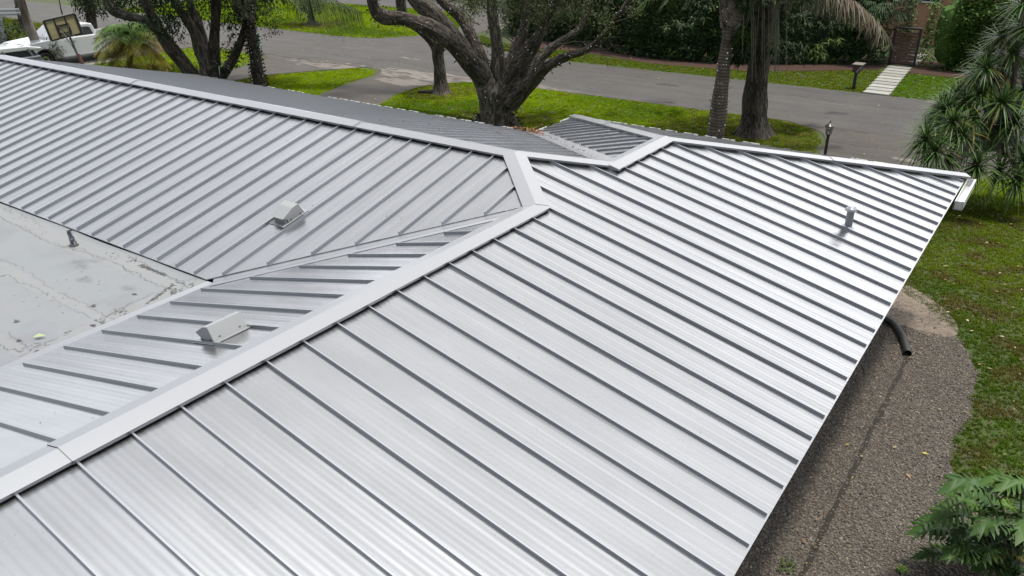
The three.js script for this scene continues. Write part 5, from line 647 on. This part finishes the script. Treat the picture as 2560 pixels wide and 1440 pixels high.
{ // ---- basketball hoop ----
  const base = on(222, 205), o = thing('basketball_hoop', 'basketball hoop with framed tan backboard on an angled pole', 'basketball hoop');
  const TL = upright(base, 110, 52, -0.45), TR = upright(base, 188, 34, 0.45), BL = upright(base, 127, 102, -0.45), ex = TR.clone().sub(TL), ey = BL.clone().sub(TL); const w = ex.length(), h = ey.length(), X = ex.clone().normalize(), Z = X.clone().cross(ey).normalize(), Y = Z.clone().cross(X); if (Y.y < 0) { Y.negate(); }
  const Zf = X.clone().cross(Y).normalize(); const c = TL.clone().addScaledVector(ex, 0.5).addScaledVector(ey, 0.5), M = new THREE.Matrix4().makeBasis(X, Y, Zf).setPosition(c);
  const pt = (x, y, z) => V(x * w / 2, y * h / 2, z).applyMatrix4(M), put = g => g.applyMatrix4(M);
  const boardTex = tex(256, 160, (u, v, q) => { const n = fbm(u, v, 6, 5, 201), k = 0.75 + 0.5 * n; q[0] = S(0.30 * k); q[1] = S(0.255 * k); q[2] = S(0.135 * k); });
  const bd = part('backboard', put(box(w * 0.97, h * 0.97, 0.02)), std({ map: boardTex, roughness: 0.6 }), o);
  const fr = (x0, y0, x1, y1, t2) => part('frame_bar', bar(pt(x0, y0, 0.02), pt(x1, y1, 0.02), t2, t2), blackMat, bd); fr(-1, 1, 1, 1, 0.05); fr(-1, -1, 1, -1, 0.06); fr(-1, 1, -1, -1, 0.09); fr(1, 1, 1, -1, 0.09); fr(-0.38, 1, -0.38, -1, 0.05); fr(0.3, 1, 0.3, -1, 0.05);
  fr(-0.36, 0.22, 0.34, 0.22, 0.05); fr(-0.36, -0.55, 0.34, -0.55, 0.05); fr(-0.36, 0.3, -0.36, -0.62, 0.08); fr(0.34, 0.3, 0.34, -0.62, 0.08);
  const j = upright(base, 176, 97, -0.1), poleTop = upright(base, 173, 88, -0.15), mid = upright(base, 190, 128, 0);
  for (const s of [-0.36, 0.34]) { part('arm', rod(pt(s, 0.2, 0.05), poleTop, 0.022), blackMat, o); part('arm', rod(pt(s * 0.5, -0.5, 0.05), mid, 0.022), std({ color: lin(0.2, 0.2, 0.2), roughness: 0.5 }), o); }
  part('pole', limb([base.clone(), upright(base, 205, 160), mid, poleTop], [0.055, 0.055, 0.05, 0.045], { rough: 0, sides: 10 }), std({ color: lin(0.12, 0.12, 0.125), roughness: 0.5 }), o); part('pole_wrap', limb([upright(base, 206, 158, -0.02), upright(base, 196, 135, -0.02)], [0.062, 0.06], { rough: 0, sides: 10 }), std({ color: lin(0.16, 0.06, 0.05), roughness: 0.7 }), o);
  part('rim', put(new THREE.TorusGeometry(0.225, 0.012, 6, 24).rotateX(Math.PI / 2).translate(0, -h * 0.3, -0.28)), std({ color: lin(0.3, 0.08, 0.03), roughness: 0.5 }), o);
  const net = []; for (let i = 0; i < 12; i++) { const b = i / 12 * 6.283, e = (i + 1) / 12 * 6.283; net.push(rod(V(Math.cos(b) * 0.22, -h * 0.3, -0.28 + Math.sin(b) * 0.22), V(Math.cos(e) * 0.13, -h * 0.3 - 0.4, -0.28 + Math.sin(e) * 0.13), 0.006, 0.006, 4)); net.push(rod(V(Math.cos(e) * 0.22, -h * 0.3, -0.28 + Math.sin(e) * 0.22), V(Math.cos(b) * 0.13, -h * 0.3 - 0.4, -0.28 + Math.sin(b) * 0.13), 0.006, 0.006, 4)); } part('net', put(mergeG(net)), whitePaint, o);
  part('ground_plate', box(0.6, 0.12, 0.9, base.x, 0.06, base.z, 0.03), blackMat, o);
}
{ // overhead cable with a splice
  const b = V(-44, 0, -16); solo('overhead_cable', limb([upright(b, 156, 36, 0), upright(b, 150, 12, 0), upright(b, 144, -40, 0), upright(b, 138, -160, 0.5)], [0.045, 0.03, 0.022, 0.02], { sides: 6, rough: 0 }), blackMat, 'thin black cable hanging above the basketball backboard', 'cable');
}
{ // ---- green utility pedestal ----
  const p = on(646, 133), o = thing('utility_pedestal', 'green utility pedestal at the road edge behind the lit palm', 'utility box', V(p.x, 0, p.z)), m = std({ color: lin(0.005, 0.16, 0.085), roughness: 0.45 });
  part('post', box(0.2, 0.85, 0.2, 0, 0.425, 0, 0.02), m, o); part('cap', box(0.26, 0.2, 0.26, 0, 0.93, 0, 0.04), m, o); part('sticker', new THREE.CylinderGeometry(0.055, 0.055, 0.006, 14).rotateX(Math.PI / 2).rotateY(0.6).translate(0.06, 0.7, 0.106), whitePaint, o);
}
{ // ---- lamp post by the drive ----
  const o = thing('lamp_post', 'black lantern lamp post beside the drive', 'lamp post', V(-4.15, 0, -15.4)), m = std({ color: lin(0.015, 0.015, 0.016), roughness: 0.4 });
  part('post', mergeG([new THREE.CylinderGeometry(0.04, 0.045, 1.15, 14).translate(0, 0.575, 0), new THREE.CylinderGeometry(0.06, 0.075, 0.2, 14).translate(0, 0.1, 0), new THREE.CylinderGeometry(0.055, 0.04, 0.05, 14).translate(0, 1.14, 0)]), m, o);
  const hd = part('lantern', mergeG([new THREE.CylinderGeometry(0.085, 0.06, 0.03, 6).translate(0, 1.18, 0), ...[0, 1, 2, 3, 4, 5].map(i => rod(V(Math.cos(i * 1.047) * 0.075, 1.19, Math.sin(i * 1.047) * 0.075), V(Math.cos(i * 1.047) * 0.095, 1.42, Math.sin(i * 1.047) * 0.095), 0.008)), new THREE.TorusGeometry(0.085, 0.008, 6, 18).rotateX(Math.PI / 2).translate(0, 1.3, 0), new THREE.CylinderGeometry(0.03, 0.135, 0.08, 12).translate(0, 1.46, 0), new THREE.CylinderGeometry(0.135, 0.135, 0.015, 12).translate(0, 1.42, 0), new THREE.SphereGeometry(0.025, 10, 8).translate(0, 1.52, 0), new THREE.ConeGeometry(0.015, 0.06, 8).translate(0, 1.57, 0)]), m, o);
  part('bulb', new THREE.SphereGeometry(0.03, 12, 8).translate(0, 1.28, 0), std({ color: lin(0.6, 0.6, 0.55), roughness: 0.2 }), hd); part('glass', new THREE.CylinderGeometry(0.088, 0.07, 0.21, 6, 1, true).translate(0, 1.305, 0), new THREE.MeshPhysicalMaterial({ transmission: 1, thickness: 0, roughness: 0.05, color: lin(0.9, 0.9, 0.9) }), hd);
}
{ // ---- mailbox ----
  const o = thing('mailbox', 'dark brown wooden mailbox on a black post beside the stepping slabs', 'mailbox', V(-6.38, 0, -28.2)), m = std({ color: lin(0.05, 0.03, 0.022), roughness: 0.7 });
  part('post', box(0.12, 0.78, 0.12, 0, 0.39, 0), blackMat, o); part('box', box(0.3, 0.3, 0.5, 0.02, 0.86, 0, 0.01), m, o); part('lid', box(0.42, 0.035, 0.6, 0.04, 1.03, 0, 0.008), std({ color: lin(0.13, 0.11, 0.09), roughness: 0.8 }), o); part('bracket', bar(V(0.2, 0.98, 0.26), V(0.05, 0.72, 0.26), 0.02, 0.03), std({ color: lin(0.3, 0.3, 0.28), roughness: 0.6 }), o);
}
{ // ---- stepping slabs ----
  const conc = [0, 1, 2].map(i => std({ map: tex(128, 128, (u, v, q) => { const k = (0.22 + 0.03 * i) * (0.8 + 0.35 * fbm(u, v, 6, 5, 210 + i)); q[0] = S(k); q[1] = S(k * 0.98); q[2] = S(k * 0.88); }), roughness: 0.95 }));
  for (let i = 0; i < 10; i++) { const s = i / 9.4, x = lerp(-5.35, -5.78, s), z = lerp(-27.75, -34.35, s); const m = solo('stepping_slab', new RoundedBoxGeometry(1.0, 0.08, 0.56, 2, 0.012), i === 0 ? conc[2] : conc[i % 3], 'pale concrete stepping slab in the path to the wooden gate', 'slab', 'stepping slabs leading to the gate'); m.position.set(x, 0.03, z); m.rotation.y = rr(-0.015, 0.015) - 0.05; }
}
sheet([[-6.5, -35.2], [-5.2, -35.2], [-5.3, -39], [-6.8, -39]], 0.03, paleCon, 'path', 0.5);
{ // ---- wooden gate ----
  const o = thing('slatted_gate', 'dark brown gate of horizontal slats between the hedges', 'gate', V(-5.85, 0, -35.0)); const wd = [0, 1, 2].map(i => std({ map: tex(256, 64, (u, v, q) => { const n = fbm(u * 0.3, v, 24, 4, 220 + i), k = 0.6 + 0.8 * n; q[0] = S(0.10 * k); q[1] = S(0.055 * k); q[2] = S(0.04 * k); }), roughness: 0.6 }));
  for (let i = 0; i < 10; i++) part('slat', box(0.98, 0.125, 0.03, 0, 0.16 + i * 0.148, 0, 0.006), wd[i % 3], o);
  for (const s of [-1, 1]) part('post', box(0.11, 1.74, 0.11, s * 0.55, 0.87, -0.05, 0.01), blackMat, o); part('top_rail', box(1.22, 0.08, 0.14, 0, 1.71, -0.04, 0.01), blackMat, o); part('bottom_rail', box(1.0, 0.06, 0.05, 0, 0.06, -0.03), blackMat, o);
  for (const s of [-1, 1]) part('wreath', new THREE.TorusGeometry(0.10, 0.028, 8, 20).translate(s * 0.16, 1.38 - s * 0.04, 0.04), std({ color: lin(0.09, 0.06, 0.015), roughness: 0.9 }), o);
}
{ // ---- house across the street ----
  const o = thing('neighbour_house', 'peach boarded house wall with a white window behind the gate', 'house', V(-5, 0, -42.2)); const bm = [0, 1, 2].map(i => std({ color: lin(0.42 + i * 0.02, 0.225 + i * 0.012, 0.135 + i * 0.008), roughness: 0.85 }));
  for (let i = 0; i < 42; i++) part('board', box(0.185, 4.2, 0.04, -5.2 + i * 0.19, 2.1, 0.02, 0.006), bm[Math.floor(rnd() * 3)], o); part('wall', box(9, 4.2, 0.2, -1, 2.1, -0.15), bm[0], o);
  const wx = -1.2; const wn = part('window', box(0.9, 1.2, 0.02, wx, 2.85, 0.05), carGlass, o); for (const [w, h, x, y] of [[1.06, 0.09, 0, -0.62], [1.06, 0.09, 0, 0.62], [0.09, 1.3, -0.49, 0], [0.09, 1.3, 0.49, 0], [0.04, 1.2, 0, 0]]) part('frame', box(w, h, 0.07, wx + x, 2.85 + y, 0.075), whitePaint, wn);
  part('roof', box(10, 0.16, 2.2, -1, 4.35, -0.6), std({ color: lin(0.2, 0.12, 0.09), roughness: 0.9 }), o);
}
{ // ---- house at the far left ----
  const c = on(19, 112), e = on(47, 22, 2.75), o = thing('neighbour_house', 'pale grey neighbouring house corner with a white slatted eave', 'house'); const gm = std({ color: lin(0.24, 0.255, 0.27), roughness: 0.85 });
  part('wall', bar(V(c.x - 4.5, 1.35, c.z + 4.2 - 0.1), V(c.x - 0.05, 1.35, c.z), 0.2, 2.7), gm, o); part('wall', bar(V(c.x, 1.35, c.z), V(c.x + 2.4, 1.35, c.z + 6), 0.2, 2.7), gm, o);
  const dir = V(-5, 0, 5.2).normalize(), out = V(-dir.z, 0, dir.x); for (let i = 0; i < 4; i++) part('eave_board', bar(e.clone().add(V(0, -i * 0.085, 0)).addScaledVector(out, i * 0.02), e.clone().add(V(0, -i * 0.085, 0)).addScaledVector(dir, 7).addScaledVector(out, i * 0.02), 0.07, 0.06), i % 2 ? std({ color: lin(0.25, 0.26, 0.28), roughness: 0.7 }) : whitePaint, o); part('bracket', bar(e.clone().add(V(0, -0.35, 0)), e.clone().add(V(0.06, -0.75, 0.02)), 0.04, 0.04), blackMat, o);
}
{ // ---- black corrugated drain hose ----
  const raw = [on(2150, 752, 0.2), on(2197, 788, 0.12), on(2230, 806, 0.085), on(2253, 836, 0.075), on(2263, 862, 0.07), on(2269, 884, 0.07)]; const cv = new THREE.CatmullRomCurve3(raw), n = 150, sides = 14, pos = [], idx = [], r0 = 0.062; let ref = V(0, 1, 0);
  for (let j = 0; j <= n; j++) { const c = cv.getPointAt(j / n), tg = cv.getTangentAt(j / n), bx = ref.clone().addScaledVector(tg, -ref.dot(tg)).normalize(), by = tg.clone().cross(bx); const r = r0 + 0.005 * Math.sin(j * 2.1); for (let k = 0; k < sides; k++) { const b = k / sides * 6.2832, p = c.clone().addScaledVector(bx, Math.cos(b) * r).addScaledVector(by, Math.sin(b) * r); pos.push(p.x, p.y, p.z); if (j) { const e = (j - 1) * sides, k2 = (k + 1) % sides; idx.push(e + k, e + k2, e + sides + k, e + k2, e + sides + k2, e + sides + k); } } }
  const g = new THREE.BufferGeometry(); g.setAttribute('position', new THREE.Float32BufferAttribute(pos, 3)); g.setIndex(idx); g.computeVertexNormals(); solo('drain_hose', g, std({ color: lin(0.012, 0.012, 0.012), roughness: 0.5, side: THREE.DoubleSide }), 'black corrugated drain hose bending across the gravel', 'hose');
}
{ // ---- leaves and twigs lying on the roof ----
  const g = new THREE.BufferGeometry(); g.setAttribute('position', new THREE.Float32BufferAttribute([0, 0, -1, 0.4, 0.2, 0, -0.4, 0.16, 0, 0, 0.05, 1], 3)); g.setIndex([0, 2, 1, 1, 2, 3]); g.computeVertexNormals();
  const list = []; const put = (p, s, col) => list.push([p, s, col]); const brown = () => [rr(0.10, 0.18), rr(0.045, 0.075), rr(0.02, 0.03)], darkc = () => [0.025, 0.022, 0.02];
  const v0 = J3, v1 = V(-2 * xL, EAVE, ZB); for (let i = 0; i < 150; i++) { const s = 1 - Math.pow(rnd(), 2.2) * 0.95; const spread = lerp(0.06, 0.22, sstep(0.75, 1, s)); const p = v0.clone().lerp(v1, s).add(V(rr(-spread, spread * 0.5), 0.03 + rr(0, 0.03), rr(-spread, spread) * 0.6)); put(p, s > 0.84 ? rr(0.02, 0.05) : rr(0.008, 0.02), s > 0.82 ? brown() : darkc()); }
  for (let i = 0; i < 60; i++) put(v1.clone().add(V(rr(-0.55, 0.1), 0.03 + rr(0, 0.05), rr(-0.08, 0.25))), rr(0.02, 0.05), brown());
  for (let i = 0; i < 60; i++) { const c = rr(-11, -6.2), w = rr(0.5, 4.6); put(B.at(c, w, 0.012), rr(0.015, 0.04), darkc()); }
  for (let i = 0; i < 46; i++) { const z = rr(-6.6, -3.2), w = rr(Math.max(0.1, z4 - z), Math.min(xL, z3 - z)); put(W.at(z, w, 0.012), rr(0.015, 0.04), darkc()); }
  for (let i = 0; i < 40; i++) put(F.at(rr(-18, -5.2), rr(0.4, 3.4), 0.012), rr(0.006, 0.016), darkc());
  for (let i = 0; i < 16; i++) put(L.at(rr(1, 6), rr(0.3, 0.9), 0.012), rr(0.006, 0.014), darkc()); for (let i = 0; i < 16; i++) put(R.at(rr(-6, 6), rr(0.4, 3.8), 0.012), rr(0.004, 0.009), darkc());
  const im = new THREE.InstancedMesh(g, std({ roughness: 0.9, side: THREE.DoubleSide }), list.length), m = new THREE.Matrix4(), q = new THREE.Quaternion(); list.forEach(([p, s, c], i) => { q.setFromEuler(new THREE.Euler(rr(-0.5, 0.5), rr(0, 6.3), rr(-0.5, 0.5))); m.compose(p, q, V(s, s, s)); im.setMatrixAt(i, m); im.setColorAt(i, new THREE.Color().setRGB(...c)); });
  im.name = 'leaf_litter'; im.userData = { label: 'brown leaves and dark bits caught in the roof valley and seams', category: 'leaf litter', kind: 'stuff' }; scene.add(im);
  const lf = new Leaves(); const c = on(82, 842, YF + 0.03); lf.leaf(c, V(0.7, 0.15, -0.7).normalize(), V(0, 1, 0.2), 0.13, 0.06, [0.35, 0.42, 0.22]); solo('fallen_leaf', lf.geo(), leafMat, 'single pale green leaf lying on the flat roof', 'leaf');
}
scene.traverse(o => { if (o.isMesh) { o.castShadow = true; o.receiveShadow = true; } });
renderer.render(scene, camera);
